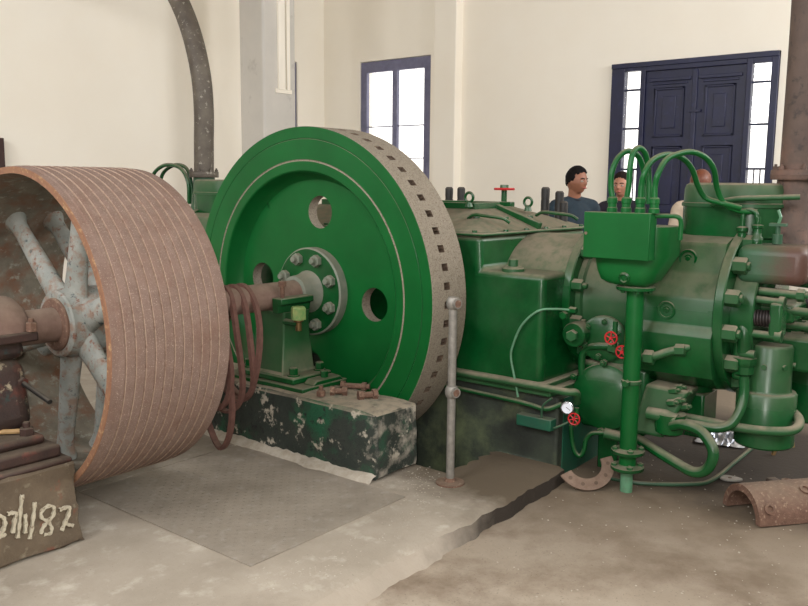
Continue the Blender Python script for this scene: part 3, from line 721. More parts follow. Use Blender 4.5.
# cover: sloping dusty lid with raised rib, eye bolts and handles
def cover():
    b = MB(); z0, z1, z2 = 1.25, 1.268, 1.40
    a = [(.43, -1.03), (1.77, -1.03), (1.77, 1.03), (.43, 1.03)]
    t = [(.86, -.66), (1.34, -.66), (1.34, .66), (.86, .66)]
    b.hexa([(x, y, z0) for x, y in a], [(x, y, z1) for x, y in a])
    a2 = [(.47, -1.0), (1.73, -1.0), (1.73, 1.0), (.47, 1.0)]
    b.hexa([(x, y, z1) for x, y in a2], [(x, y, z2) for x, y in t])
    return b
cv = obj('crankcase_cover', cover(), 'green_dusty', eng, bevel=.008)
def bar(a, b_, w_, h, parent, name, m='green_dusty'):
    a, b_ = V(a), V(b_); d = (b_-a); x = d.normalized(); y = V((0, 0, 1)).cross(x).normalized(); z = x.cross(y)
    return obj(name, MB().obox((a+b_)/2, (x, y, z), d.length/2, w_/2, h/2), m, parent, bevel=.004)
for p, q in (((.86, -.69, 1.405), (.86, .66, 1.405)), ((.84, -.66, 1.405), (1.14, -.66, 1.405)), ((1.12, -.64, 1.405), (1.12, -1.0, 1.285)), ((1.34, -.66, 1.405), (1.34, .66, 1.405))):
    bar(p, q, .05, .05, cv, 'stiffening_rib', 'green')
def eyebolt(parent, p, r=.03):
    p = V(p); b = MB().cyl(p, p+V((0, 0, .03)), .026, .018, seg=14); seg = 20
    b.tube([p+V((0, r*cos(2*pi*i/seg), .03+r+r*sin(2*pi*i/seg))) for i in range(seg+1)], .009, 8, cap=False); obj('eye_bolt', b, 'green', parent)
eyebolt(cv, W(469, 207, X=.78)); eyebolt(cv, (1.33, W(528, 205, X=1.33).y, 1.372))
for k, (px, py, L_) in enumerate(((490, 221, .2), (558, 218, .16))):
    c = W(px, py, X=.68 if k == 0 else 1.25)
    b = MB().tube([c+V((0, .16, .012)), c+V((-.02, .10, .035)), c+V((-.03, 0, .03)), c+V((-.02, -.10, .02)), c+V((0, -.14, -.005))], .011, 8, smooth=4); obj('lifting_handle', b, 'green', cv)
for i in range(9): nut(cv, (.46, -.95+.24*i, 1.268), (0, 0, 1), .015, .014, 'green', name='bolt')
for i in range(1, 6): nut(cv, (.46+.24*i, -1.012, 1.268), (0, 0, 1), .015, .014, 'green', name='bolt')
for x, y in ((.62, -.62), (.62, -.25), (.70, -.80), (.95, -.85), (1.25, -.85), (.62, .1)):
    s_ = 1.268+(1.40-1.268)*min((x-.47)/.39, (y+1.0)/.34, 1); nut(cv, (x, y, s_-.004), (0, 0, 1), .02, .024, 'green', name='bolt')
# ledge stud with washer
lp = W(513, 271, Z=1.055); 
wsh = obj('ledge_washer', MB().lathe((lp.x, lp.y, 1.05), (0, 0, 1), [(0, 0), (.066, 0), (.066, .02), (.055, .032), (0, .032)], 28), 'green_dusty', eng); nut(wsh, (lp.x, lp.y, 1.08), (0, 0, 1), .027, .045, 'green_dusty')

def half(sg, full):
    """cylinder line on the -Y side (sg=-1) or the +Y side (sg=1)"""
    Y = lambda y: sg*y
    ax = (0, sg, 0); A = lambda y: (XC, Y(y), HZ)
    def hollow(y0, y1, r, name, m='green', parent=eng, seg=56, bev=.006):
        return obj(name, MB().lathe(A(y0), ax, [(0, 0), (r-bev, 0), (r, bev), (r, y1-y0-bev), (r-bev, y1-y0), (0, y1-y0)], seg), m, parent)
    brm = MB().lathe(A(.95), ax, [(.33, 0), (.375, .03), (.375, .25), (.38, .42), (.385, .47)], 64)
    brm.v = [(XC+(x-XC)*1.13, y, HZ+(z-HZ)*.985) for x, y, z in brm.v]
    obj('frame_barrel', brm, 'green_dusty', eng)
    fl_ = hollow(1.41, 1.465, .435, 'frame_flange')
    cyl_ = obj('cylinder', MB().lathe(A(1.46), ax, [(.365, 0), (.365, .035), (.345, .045), (.33, .08), (.33, .36), (.345, .40)], 56), 'green_dusty', eng)
    ring_nuts(fl_, A(1.465), ax, .402, 12, .036, .062, 'green_dusty', .02, ph=RAD(15))
    hollow(1.83, 1.875, .43, 'jacket_ring')
    # water jacket: bulged profile in the X-Z plane, extruded along the cylinder
    hp_ = [(0, 1.285), (.22, 1.28), (.295, 1.255), (.31, 1.235), (.335, 1.11), (.35, 1.09), (.415, .985), (.425, .965), (.43, .84), (.435, .825), (.46, .785), (.462, .77), (.445, .66), (.40, .56), (.30, .49), (.15, .46), (0, .455)]
    pf = [(XC+x, z) for x, z in hp_]+[(XC-x, z) for x, z in reversed(hp_[1:-1])]
    jk = MB(); jk.prism(pf, 'y', Y(1.87), Y(2.28)); jk = obj('water_jacket', jk, 'green', eng, angle=30)
    for zz, xx, yys in ((1.17, XC-.322, (2.09,)), (.90, XC-.428, (2.03,))):
        for yy in yys:
            pg = obj('core_plug', MB().lathe((xx+.03, Y(yy), zz), (-1, 0, 0), [(0, .03), (.022, .03), (.03, .02), (.036, .034), (.046, .036), (.05, .03), (.05, 0)], 24), 'green', jk)
            nut(jk, (xx+.005, Y(yy), zz), (-1, 0, 0), .014, .012, 'green', name='plug_square')
    ef = hollow(2.275, 2.325, .45, 'jacket_end_flange')
    hdk = hollow(2.32, 2.44, .33, 'cylinder_head')
    ring_nuts(ef, A(2.325), ax, .405, 14, .044, .066, 'green_dusty', .012, ph=RAD(10), name='head_nut')
    # domed valve chest / tank on top
    pts = []
    tx0, tx1, ty0, ty1 = XC-.13, XC+.23, 1.92, 2.36
    def stadium(sx, n=14):
        r = (tx1-tx0)/2*sx; cx = (tx0+tx1)/2; out = []
        for i in range(n+1): a = pi*i/n; out.append((cx+r*cos(a), ty0+(tx1-tx0)/2-r*sin(a)))
        for i in range(n+1): a = pi+pi*i/n; out.append((cx+r*cos(a), ty1+.10-(tx1-tx0)/2+r*(-sin(a))))
        return [(x, Y(y)) for x, y in out]
    tk = MB(); lv = [(1.20, .90), (1.27, .92), (1.28, 1.0), (1.44, 1.0)]
    def loft(b, lv, capt=True):
        rings = [[(x, y, z) for x, y in stadium(s_)] for z, s_ in lv]; n = len(rings[0])
        for i in range(len(rings)-1): b.add(rings[i]+rings[i+1], [(k, (k+1) % n, n+(k+1) % n, n+k) for k in range(n)])
        b.add(rings[-1], [tuple(range(n))]); b.add(rings[0], [tuple(range(n))]); return b
    ch = obj('water_chest', loft(MB(), lv), 'green', eng, angle=40)
    ld = obj('chest_lid', loft(MB(), [(1.438, 1.05), (1.456, 1.05), (1.46, 1.0), (1.53, .985), (1.555, .94), (1.566, .84)]), 'green_dusty', eng, angle=40)
    # exhaust elbow casting
    EX, EY = 1.2, 2.49
    el = MB().box((.80, min(Y(2.365), Y(2.66)), 1.06), (1.34, max(Y(2.325), Y(2.62)), 1.255))
    elo = obj('exhaust_elbow', el, 'elbow_mixed', eng, bevel=.05, seg=4)
    obj('elbow_neck', MB().lathe((EX, Y(EY), 1.23), (0, 0, 1), [(.16, 0), (.135, .05), (.115, .13), (.10, .25), (.095, .36)], 32), 'elbow_mixed' if sg > 0 else 'pipe_brown', elo, angle=60)
    obj('elbow_foot', MB().cyl((.95, Y(2.44), .97), (.95, Y(2.44), 1.07), .05, seg=20), 'green', elo)
    return cyl_, jk, ef, hdk, ch, elo
cyl_, jk, ef, hdk, ch, elo = half(-1, True)
half(1, False)

# exhaust stacks
def stack(sg, label, m, bend):
    EX, EY = 1.2, sg*2.49
    t = thing('exhaust_pipe', (EX, EY, 1.60), label, 'pipe', 'engine exhaust pipes')
    ff = obj('pipe_flange', MB().lathe((EX, EY, 1.585), (0, 0, 1), [(.085, 0), (.128, 0), (.13, .004), (.13, .022), (.132, .024), (.13, .028), (.13, .048), (.125, .052), (.085, .052)], 32), 'pipe_brown' if sg < 0 else 'pipe_grey', t)
    ring_nuts(ff, (EX, EY, 1.637), (0, 0, 1), .11, 6, .016, .018, m, .01, name='bolt')
    if bend: p = bend
    else: p = [(EX, EY, 1.60), (EX, EY, 2.5), (EX-.005, EY+.02, 3.5), (EX, EY, 5)]
    obj('pipe_tube', MB().tube(p, .087, 28, smooth=8), m, t, angle=60)
stack(-1, 'thick dark brown vertical exhaust pipe at the right edge of the engine', 'pipe_brown', None)
stack(1, 'grey exhaust pipe bending towards the left wall behind the drum', 'pipe_grey', [(1.2, 2.49, 1.6), (1.2, 2.48, 1.9), (1.2, 2.47, 2.18), (1.2, 2.5, 2.48), (1.2, 2.61, 2.83), (1.2, 2.79, 3.15), (1.2, 3.05, 3.45), (1.2, 3.45, 3.72), (1.2, 4.1, 3.9), (1.2, 5.9, 3.95)])
# two hoses on the far valve chest
for k, dx in enumerate((0, .09)):
    p = [W(153, 183, X=1.2+dx)]; 
    a = [W(x, y, X=1.05+dx) for x, y in ((150+9*k, 185), (155+9*k, 172), (166+9*k, 165), (180+6*k, 168), (188+3*k, 182), (189+3*k, 204))]
    obj('oil_pipe', MB().tube(a, .017, 10, smooth=6), 'green', eng)

# side fittings of the bed: pipe along the ledge, capillary, flanged cover, red handwheels
obj('ledge_pipe', MB().tube([W(430, 366, X=.41), W(466, 374, X=.41), W(540, 387, X=.41), W(566, 392, X=.41), W(576, 393, X=.44), W(577, 402, X=.5)], .022, 12, smooth=4), 'green_dusty', eng)
obj('ledge_pipe', MB().tube([W(430, 382, X=.43), W(520, 402, X=.43), W(545, 409, X=.43), W(562, 404, X=.46)], .014, 10, smooth=4), 'green', eng)
cp = obj('capillary_tube', MB().tube([W(573, 310, X=.56), W(555, 309, X=.50), W(538, 311, X=.44), W(522, 325, X=.43), W(513, 345, X=.43), W(511, 358, X=.43), W(515, 380, X=.42), W(518, 397, X=.42)], .0065, 8, smooth=6), 'copper', eng)
nut(cp, W(570, 310, X=.56), (0, -1, 0), .02, .04, 'green', name='union_nut'); nut(cp, W(565, 315, X=.56), (-1, 0, 0), .024, .03, 'green', name='union_nut')
cc = W(598, 338, X=.72)
fc = obj('side_cover', MB().lathe(cc+V((.12, 0, 0)), (-1, -.25, 0), [(0, .14), (.115, .14), (.13, .13), (.13, .1), (.10, .09), (.10, 0)], 32), 'green', eng)
ring_nuts(fc, cc+V((-.015, -.03, 0)), (-1, -.25, 0), .1, 6, .018, .016, 'green', .006, ph=.4, name='bolt')
bc = W(573, 335, X=.62)
bg = obj('bolted_lug', MB().cyl(bc+V((.1, 0, 0)), bc, .075, .07, seg=24, bev=.006), 'green', eng); nut(bg, bc, (-1, -.2, 0), .034, .04, 'green_dusty')
v1 = W(611, 338, X=.58); vv = obj('valve_stem', MB().cyl(v1, v1+V((.12, .02, 0)), .009, seg=10).cyl(v1+V((.08, .015, -.06)), v1+V((.08, .015, .08)), .014, seg=10), 'green', eng); handwheel(vv, v1, (-1, -.1, 0), .033)
v2 = W(622, 352, X=.58); vv = obj('valve_stem', MB().cyl(v2, v2+V((.12, .02, 0)), .009, seg=10), 'green', eng); handwheel(vv, v2, (-1, -.1, 0), .033)
# red handwheel and black oil caps on top behind the lid
hw = W(504, 200, X=1.5); hs = obj('vent_valve', MB().cyl((hw.x, hw.y, 1.36), (hw.x, hw.y, W(504, 189, X=1.5).z), .02, seg=12), 'green', eng); hz_ = W(504, 189, X=1.5).z
handwheel(hs, (hw.x, hw.y, hz_), (0, 0, 1), .066, 'red', 4); nut(hs, (hw.x, hw.y, hz_), (0, 0, 1), .03, .03, 'green')
for px, py in ((449, 203), (461, 203), (545, 208), (559, 212), (563, 222)):
    X_ = 1.62; c = W(px, py, X=X_); zt2 = W(px, py-(16 if px < 500 else 21), X=X_).z
    b = MB().lathe((c.x, c.y, 1.24), (0, 0, 1), [(0, 0), (.03, 0), (.03, zt2-1.24-.09), (.028, zt2-1.24-.09), (.03, zt2-1.24-.06), (.03, zt2-1.24-.012), (.02, zt2-1.24), (0, zt2-1.24)], 16)
    obj('oil_cup', b, 'black', eng)
# cylinder foot under the jacket
fz = obj('cylinder_foot', MB().lathe((1.02, -2.06, .1), (0, 0, 1), [(.10, .08), (.10, .32), (.13, .325), (.13, .37), (.115, .39), (.115, .50)], 32), 'green', eng)
obj('foot_column', MB().box((.92, -2.17, .17), (1.14, -1.95, .42)), 'green', eng, bevel=.012)
obj('foot_panel', MB().box((.86, -1.92, .19), (1.1, -1.72, .44)), 'green', eng, bevel=.015)
# side pipe with flange under the jacket
pf_ = W(692, 343, X=.72)
fz2 = obj('water_inlet', MB().lathe(pf_+V((.12, 0, .0)), (-.8, .15, .3), [(.05, 0), (.05, .10), (.085, .10), (.085, .125), (.03, .13), (0, .13)], 24), 'green_dusty', eng)
obj('water_pipe', MB().tube([W(642, 357, X=.6), W(655, 356, X=.6), W(668, 352, X=.62), W(690, 347, X=.66)], .022, 12, smooth=5), 'green_dusty', eng)
u_ = W(645, 357, X=.6); nut(eng, u_, (0, -1, .05), .04, .05, 'green_dusty', name='union_nut')
u_ = W(676, 350, X=.64); nut(eng, u_, (0, -1, .1), .033, .05, 'green_dusty', name='union_nut')

# ---- valve gear on the cylinder head (right)
def valve_unit(px, py, Xv, k):
    w = lambda dx, dy, X_=0: W(px+dx*k, py+dy*k, X=Xv+X_)
    cb = w(0, 0, .10); zb = cb.z
    hs_ = obj('valve_housing', MB().lathe((Xv+.10, cb.y, zb), (0, 0, 1), [(0, 0), (.14, 0), (.148, .01), (.148, .275), (.14, .287), (.122, .29), (.117, .30), (.115, .52), (.105, .535), (0, .535)], 40), 'green', eng)
    for a in (185, 235, 285):
        t = RAD(a); obj('bolt', MB().cyl((Xv+.10+cos(t)*.098, cb.y+sin(t)*.098, zb+.43), (Xv+.10+cos(t)*.128, cb.y+sin(t)*.128, zb+.43), .014, seg=10), 'green_dusty', hs_)
    s0, s1 = w(-14, -126, -.02), w(10, -124, -.02); ax = (s1-s0); ax.x = 0; seg = 160; n = 8; ex, ey, ez = frame_of(ax)
    coil = [s0+ax*(i/seg)+(ex*cos(i*2*pi*n/seg)+ey*sin(i*2*pi*n/seg))*.037 for i in range(seg+1)]
    obj('valve_spring', MB().tube(coil, .0068, 6).cyl(s0, s0+ax, .024, seg=12), 'spring_black', eng)
    a, b_ = w(9, -141, -.02), w(19, -105, -.02); obj('spring_plate', MB().box((Xv-.06, b_.y, b_.z), (Xv+.05, a.y, a.z)), 'green', eng, bevel=.012)
    a, b_ = w(-26, -134, -.02), w(-13, -62, -.02); obj('spring_bracket', MB().box((Xv-.06, b_.y, b_.z), (Xv+.07, a.y, a.z)), 'green', eng, bevel=.02)
    a, b_ = w(-24, -146, -.02), w(22, -140, -.02); o = obj('tie_rod', MB().cyl(a, b_, .019, seg=14).cyl(b_+(a-b_)*.12, b_, .031, seg=14), 'green_dusty', eng)
    a, b_ = w(-14, -110, -.04), w(19, -106, -.04); obj('tie_rod', MB().cyl(a, b_, .02, seg=14).cyl(b_+(a-b_)*.2, b_, .031, seg=14), 'green_dusty', eng)
    a, b_ = w(-22, -90, -.05), w(-8, -88, -.05); obj('tie_rod', MB().cyl(a, b_, .022, seg=14), 'green_dusty', eng)
valve_unit(763, 443, .84, 1.0)
valve_unit(812, 418, 1.2, .93)
# riser between the housings and its lower bend
ry = W(743, 330, X=.80)
obj('riser_pipe', MB().tube([W(740, 316, X=.84), W(744, 330, X=.80), W(744, 352, X=.80)], .036, 16, smooth=4), 'green', eng)
un = W(744, 364, X=.80)
uo = obj('riser_union', MB().lathe(un-V((0, 0, .06)), (0, 0, 1), [(.034, 0), (.05, .012), (.05, .05), (.058, .06), (.062, .075), (.062, .095), (.04, .1), (0, .1)], 8), 'green', eng, angle=25)
# head clutter: rocker boxes, studs and brackets between flange and elbow
hb_ = [((.90, -2.60, .86), (1.2, -2.42, .96)), ((.98, -2.72, .60), (1.25, -2.42, .78))]
for a, b_ in hb_: obj('rocker_block', MB().box(a, b_), 'green', hdk, bevel=.02)
for p, q, r in (((.86, -2.42, 1.02), (.86, -2.62, 1.015), .022), ((.92, -2.42, .93), (.92, -2.80, .92), .022), ((1.0, -2.42, .84), (1.0, -2.85, .84), .02), ((1.2, -2.42, .98), (1.2, -2.95, .97), .022)):
    o = obj('stud_rod', MB().cyl(p, q, r, seg=14), 'green_dusty', hdk); nut(hdk, q, (0, -1, 0), r*1.5, .035, 'green_dusty', .012)
# oil pipes over the valve chest down to check valves
cvx = .93
for px, y0, y1 in ((741, 214, 248), (757, 217, 238)):
    a = W(px, y0, X=cvx); b_ = W(px, y1, X=cvx)
    o = obj('check_valve', MB().lathe(b_, (0, 0, 1), [(.03, -.03), (.03, 0), (.022, .01), (.022, (a-b_).length*.45), (.03, (a-b_).length*.5), (.03, (a-b_).length*.6), (.013, (a-b_).length*.65), (.013, (a-b_).length), (0, (a-b_).length)], 12), 'green', eng)
obj('chest_oil_pipe', MB().tube([W(711, 205, X=.93), W(724, 201, X=.93), W(742, 198.5, X=.93), W(760, 198, X=.95), W(800, 197, X=1.0)], .015, 10, smooth=5), 'green_dusty', eng)
obj('chest_oil_pipe', MB().tube([W(741, 211, X=cvx), W(750, 210, X=cvx), W(756, 213, X=cvx), W(757, 219, X=cvx)], .012, 10, smooth=5), 'green', eng)
# valve bracket and wing valve on the elbow
wv = W(777, 244, X=.92); ev = obj('drain_cock', MB().cyl(wv, wv+V((0, 0, .05)), .025, seg=14).cyl(wv+V((0, 0, .05)), wv+V((0, 0, .10)), .012, seg=10).box((wv.x-.02, wv.y-.04, wv.z+.09), (wv.x+.02, wv.y+.04, wv.z+.105)), 'green_pale', eng)
obj('cock_handle', MB().tube([wv+V((0, 0, .1)), wv+V((-.01, -.012, .135)), wv+V((0, .004, .17))], .008, 8), 'copper', ev)

# ================================================================== OIL PUMP below the cylinder
pp = thing('oil_pump', W(610, 462, Z=ZL), 'green oil pump with round bolted cover low beside the lubricator post', 'pump')
PX = .70
pc = W(603, 397, X=PX); PR = .185
pb = obj('pump_body', MB().box((PX+.03, pc.y-.24, pc.z-.20), (PX+.33, pc.y+.16, pc.z+.19)), 'green', pp, bevel=.03, seg=3)
pcv = obj('pump_cover', MB().lathe(pc+V((.05, 0, 0)), (-1, -.12, 0), [(0, .085), (.06, .083), (.13, .07), (.16, .055), (PR, .05), (PR+.004, .04), (PR+.004, 0)], 48), 'green', pp, angle=50)
ring_nuts(pcv, pc+V((0, 0, 0)), (-1, -.12, 0), PR+.012, 6, .022, .026, 'green', .012, ph=RAD(30), name='bolt')
obj('pump_saddle', MB().box((PX+.06, pc.y-.14, pc.z+.18), (PX+.26, pc.y+.1, pc.z+.235)), 'green_dusty', pp, bevel=.01)
for dy in (-.09, .05): nut(pp, (PX+.08, pc.y+dy, pc.z+.235), (0, 0, 1), .026, .035, 'green_dusty', name='bolt')
obj('elbow_pipe', MB().tube([W(582, 374, X=PX), W(582, 358, X=PX), W(585, 350, X=PX), W(593, 346.5, X=PX), W(612, 347, X=PX), W(625, 352, X=PX)], .022, 12, smooth=5), 'green', pp)
u_ = W(610, 347, X=PX); nut(pp, u_, (0, -1, -.1), .035, .05, 'green_dusty', name='union_nut')
obj('pump_leg', MB().box((PX+.08, pc.y-.06, ZL), (PX+.26, pc.y+.06, pc.z-.18)), 'green', pp, bevel=.01)
# valve block to the right of the post
vb = W(664, 402, X=.68)
vbo = obj('valve_block', MB().hexa([(vb.x-.04, vb.y-.02, vb.z-.19), (vb.x+.2, vb.y-.02, vb.z-.19), (vb.x+.2, vb.y+.16, vb.z-.19), (vb.x-.04, vb.y+.16, vb.z-.19)], [(vb.x+.03, vb.y-.12, vb.z+.07), (vb.x+.2, vb.y-.12, vb.z+.07), (vb.x+.2, vb.y+.10, vb.z+.09), (vb.x-.02, vb.y+.10, vb.z+.09)]), 'green_dusty', pp, bevel=.02, seg=3)
for px, py, X_ in ((676, 392, .70), (682, 389, .74), (688, 394, .76), (674, 404, .68), (681, 402, .70), (687, 408, .72)):
    nut(vbo, W(px, py, X=X_)+V((.0, .03, 0)), (-.3, -1, .3), .02, .045, 'green_dusty', .015)
obj('check_valve_pipe', MB().tube([W(648, 413, X=.62), W(665, 416, X=.62), W(676, 421, X=.62)], .035, 14), 'green_dusty', pp)
vd = W(670, 426, X=.66)
obj('strainer_cup', MB().lathe(vd-V((0, 0, .05)), (0, 0, 1), [(0, 0), (.05, .004), (.075, .02), (.08, .05), (.08, .12), (0, .12)], 28), 'green', pp)
obj('return_loop', MB().tube([W(672, 426, X=.60), W(684, 425, X=.58), W(700, 431, X=.56), (W(711, 445, X=.54)), W(713, 458, X=.53), W(706, 470, X=.53), W(693, 472, X=.54), W(676, 463, X=.58), W(655, 450, X=.64), W(638, 439, X=.72)], .028, 14, smooth=6), 'green', pp)
obj('suction_pipe', MB().tube([W(678, 422, X=.66), W(700, 426, X=.68), W(718, 428, X=.70), W(731, 424, X=.73), W(740, 411, X=.76), W(744, 393, X=.79), W(744, 368, X=.80)], .026, 14, smooth=6), 'green', pp)
obj('ring_pipe', MB().tube([W(684, 417, X=.78), W(705, 421, X=.77), W(735, 427, X=.76), W(765, 431, X=.76), W(790, 431, X=.78), W(799, 425, X=.84), W(797, 416, X=.95), W(785, 409, X=1.1)], .024, 14, smooth=6), 'green_dusty', pp)
obj('drain_pipe', MB().tube([W(571, 425, X=.56), W(572, 440, X=.56), W(575, 452, X=.56), W(580, 456, X=.57), W(584, 450, X=.58), W(586, 440, X=.59), W(592, 433.5, X=.6), W(604, 433, X=.62)], .0125, 10, smooth=6), 'green', pp)
ds = obj('drain_socket', MB().tube([W(604, 433, X=.62), W(609, 434, X=.63), W(624, 438, X=.66)], .03, 14), 'green_dusty', pp)
obj('floor_pipe', MB().tube([W(600, 476, Z=ZL+.02), W(640, 483, Z=ZL+.02), W(690, 484, Z=ZL+.02), W(712, 480, Z=ZL+.02), W(735, 462, Z=ZL+.02), W(752, 448, Z=ZL+.02)], .012, 8, smooth=5), 'green_pale', pp)
# gauge with red valve and bracket on the bed
gb = obj('bracket_box', MB().box((.40, -1.52, .20), (.56, -1.30, .265)), 'teal_paint', eng, bevel=.005)
gp = W(567, 408, X=.44)
ga = thing('pressure_gauge', gp-V((0, 0, .04)), 'small white-dialled gauge above a red handwheel on the engine bed corner', 'gauge')
obj('gauge_case', MB().lathe(gp+V((.03, .008, 0)), (-1, -.3, 0), [(0, 0), (.030, 0), (.036, .006), (.036, .034), (.030, .036)], 28), 'chrome', ga)
gd = V((-1, -.3, 0)).normalized()
di = obj('gauge_dial', MB().lathe(gp+V((.03, .008, 0)), gd, [(0, .03), (.031, .03), (.031, .026), (0, .026)], 28), 'white_dial', ga)
x_, y_, z_ = frame_of(gd); q = gp+V((.03, .008, 0))+gd*.031
obj('gauge_needle', MB().tube([q-x_*.006+y_*.004, q+x_*.016-y_*.012], .0016, 5), 'black', di)
rv = W(574, 419, X=.42); rs = obj('valve_stem', MB().cyl(rv, rv+V((.06, .01, 0)), .008, seg=8).cyl(rv+V((.05, .01, -.05)), rv+V((.05, .01, .05)), .013, seg=8), 'green', eng); handwheel(rs, rv, (-1, -.2, 0), .031, spokes=6)
obj('gauge_pipe', MB().tube([W(571, 421, X=.46), W(560, 426, X=.44), W(548, 429, X=.43), W(542, 420, X=.42), W(543, 406, X=.41), W(552, 398, X=.41)], .006, 8, smooth=5), 'green_pale', eng)

# ================================================================== LUBRICATOR on its post
LF = W(626, 491, Z=ZL)
lu = thing('lubricator', LF, 'green box lubricator on a flanged pipe post with four bent pipes on top', 'lubricator')
lx, ly = LF.x, LF.y
zf1 = W(627, 467, X=lx).z; zf2 = W(628, 451, X=lx).z; zc1 = W(631, 286, X=lx).z
# the post leans a hair: follow the two measured ends
topc = W(631, 288, X=lx+.0)
obj('post_foot', MB().cyl((lx, ly, ZL-.01), (lx, ly, zf1-.02), .033, .033, seg=20), 'copper', lu)
for z in (zf1, zf2):
    ff = obj('post_flange', MB().lathe((lx, ly, z-.018), (0, 0, 1), [(.03, 0), (.05, .0), (.085, .008), (.088, .012), (.088, .026), (.05, .03), (.046, .036)], 32), 'green', lu)
    ring_nuts(ff, (lx, ly, z+.008), (0, 0, 1), .068, 4, .016, .016, 'green_dusty', .004, ph=.6, name='bolt')
obj('post_pipe', MB().cyl((lx, ly, zf1-.01), (lx, ly, zc1+.03), .045, seg=28), 'green_clean', lu)
cl = obj('post_clamp', MB().lathe((lx, ly, W(628, 381, X=lx).z-.012), (0, 0, 1), [(.046, 0), (.052, .004), (.052, .02), (.046, .024)], 24), 'green_dusty', lu); nut(cl, (lx-.05, ly-.0, W(628, 381, X=lx).z), (-1, 0, 0), .02, .03, 'green', name='bolt')
# front box
fx = lx-.16
a = W(582.5, 257, X=fx); b_ = W(650.5, 213.5, X=fx)
box_ = obj('front_box', MB().box((fx, b_.y, a.z), (fx+.085, a.y, b_.z)), 'green_clean', lu, bevel=.004)
obj('red_button', MB().cyl(W(586, 233, X=fx)+V((.002, 0, 0)), W(586, 233, X=fx)+V((-.004, 0, 0)), .008, seg=12), 'rust_pale', box_)
# bowl behind/below
zt1 = b_.z-.07; yc = (a.y+b_.y)/2-.06
def bowl():
    b = MB(); rings = []
    for z, hx, hy, cy, cx in ((zt1, .15, .205, yc+.035, lx+.05), (a.z+.02, .148, .203, yc+.035, lx+.05), (a.z-.07, .13, .165, yc+.045, lx+.03), (a.z-.115, .11, .145, yc+.045, lx+.02), (a.z-.135, .08, .11, yc+.04, lx+.01), (a.z-.145, .05, .07, ly, lx)):
        ring = []
        for i in range(40):
            t = 2*pi*i/40; n = 4; cxx = abs(cos(t))**(2/n)*(1 if cos(t) >= 0 else -1); syy = abs(sin(t))**(2/n)*(1 if sin(t) >= 0 else -1)
            ring.append((cx+hx*cxx, cy+hy*syy, z))
        rings.append(ring)
    for i in range(len(rings)-1): b.add(rings[i]+rings[i+1], [(k, (k+1) % 40, 40+(k+1) % 40, 40+k) for k in range(40)])
    b.add(rings[0], [tuple(range(40))]); b.add(rings[-1], [tuple(range(40))]); return b
bw = obj('oil_bowl', bowl(), 'green_clean', lu, angle=40)
pg_ = W(624, 277, X=fx+.06); obj('drain_plug', MB().lathe(pg_+V((.03, 0, 0)), (-1, 0, -.2), [(.03, 0), (.03, .03), (.022, .036), (.016, .03), (0, .034)], 20), 'green', bw)
fz_ = a.z-.145; fpl = obj('mounting_flange', MB().lathe((lx, ly, fz_-.022), (0, 0, 1), [(.045, 0), (.095, 0), (.1, .004), (.1, .018), (.06, .022)], 32), 'green', lu)
ring_nuts(fpl, (lx, ly, fz_-.022), (0, 0, -1), .078, 6, .012, .012, 'green', name='bolt')
# fittings and bent pipes
tz = b_.z
def fit_pipe(px, pts, r=.0145, X_=None):
    X_ = X_ if X_ is not None else fx+.045
    base = W(px, 212, X=X_); base.z = tz
    P = [base+V((0, 0, .07))]+pts
    o = obj('delivery_pipe', MB().tube(P, r, 12, smooth=7), 'green_clean', lu)
    obj('pipe_fitting', MB().lathe(base, (0, 0, 1), [(0, 0), (.026, 0), (.026, .022), (.022, .026), (.022, .045), (.025, .048), (.025, .07), (.019, .078), (.016, .078)], 12), 'green_clean', o, angle=25)
q = fx+.045
fit_pipe(612, [W(611, 186, X=q), W(612, 172, X=q), W(618, 158, X=q+.03), W(628, 151, X=q+.08), W(638, 156, X=q+.14), W(643, 168, X=q+.18), W(645, 184, X=q+.2), W(646, 204, X=q+.2)])
fit_pipe(626, [W(629, 184, X=q), W(630, 168, X=q), W(633, 153, X=q+.02), W(639, 148, X=q+.06), W(645, 153, X=q+.10), W(648, 166, X=q+.14), W(649, 184, X=q+.15), W(649, 204, X=q+.15)])
fit_pipe(640, [W(641.5, 185, X=q), W(645, 172, X=q), W(653, 160, X=q+.05), W(667, 154.5, X=q+.15), W(682, 158, X=q+.25), W(692, 169, X=q+.32), W(698, 186, X=q+.38), W(706, 198, X=q+.42), W(722, 203, X=.85), W(741, 208, X=.9)])
fit_pipe(654, [W(655, 186, X=q), W(658, 174, X=q), W(666, 160, X=q+.05), W(678, 154, X=q+.12), W(692, 152, X=q+.2), W(706, 158, X=q+.28), W(714, 170, X=q+.34), W(717, 188, X=q+.40), W(724, 203, X=.86), W(738, 210.5, X=.91), W(757, 212, X=.95)])
obj('side_conduit', MB().tube([W(652, 216, X=q+.02), W(668, 216, X=q+.04), W(678, 217, X=q+.05), W(681, 223, X=q+.06), W(680, 240, X=q+.06)], .012, 10, smooth=5), 'green_clean', lu)

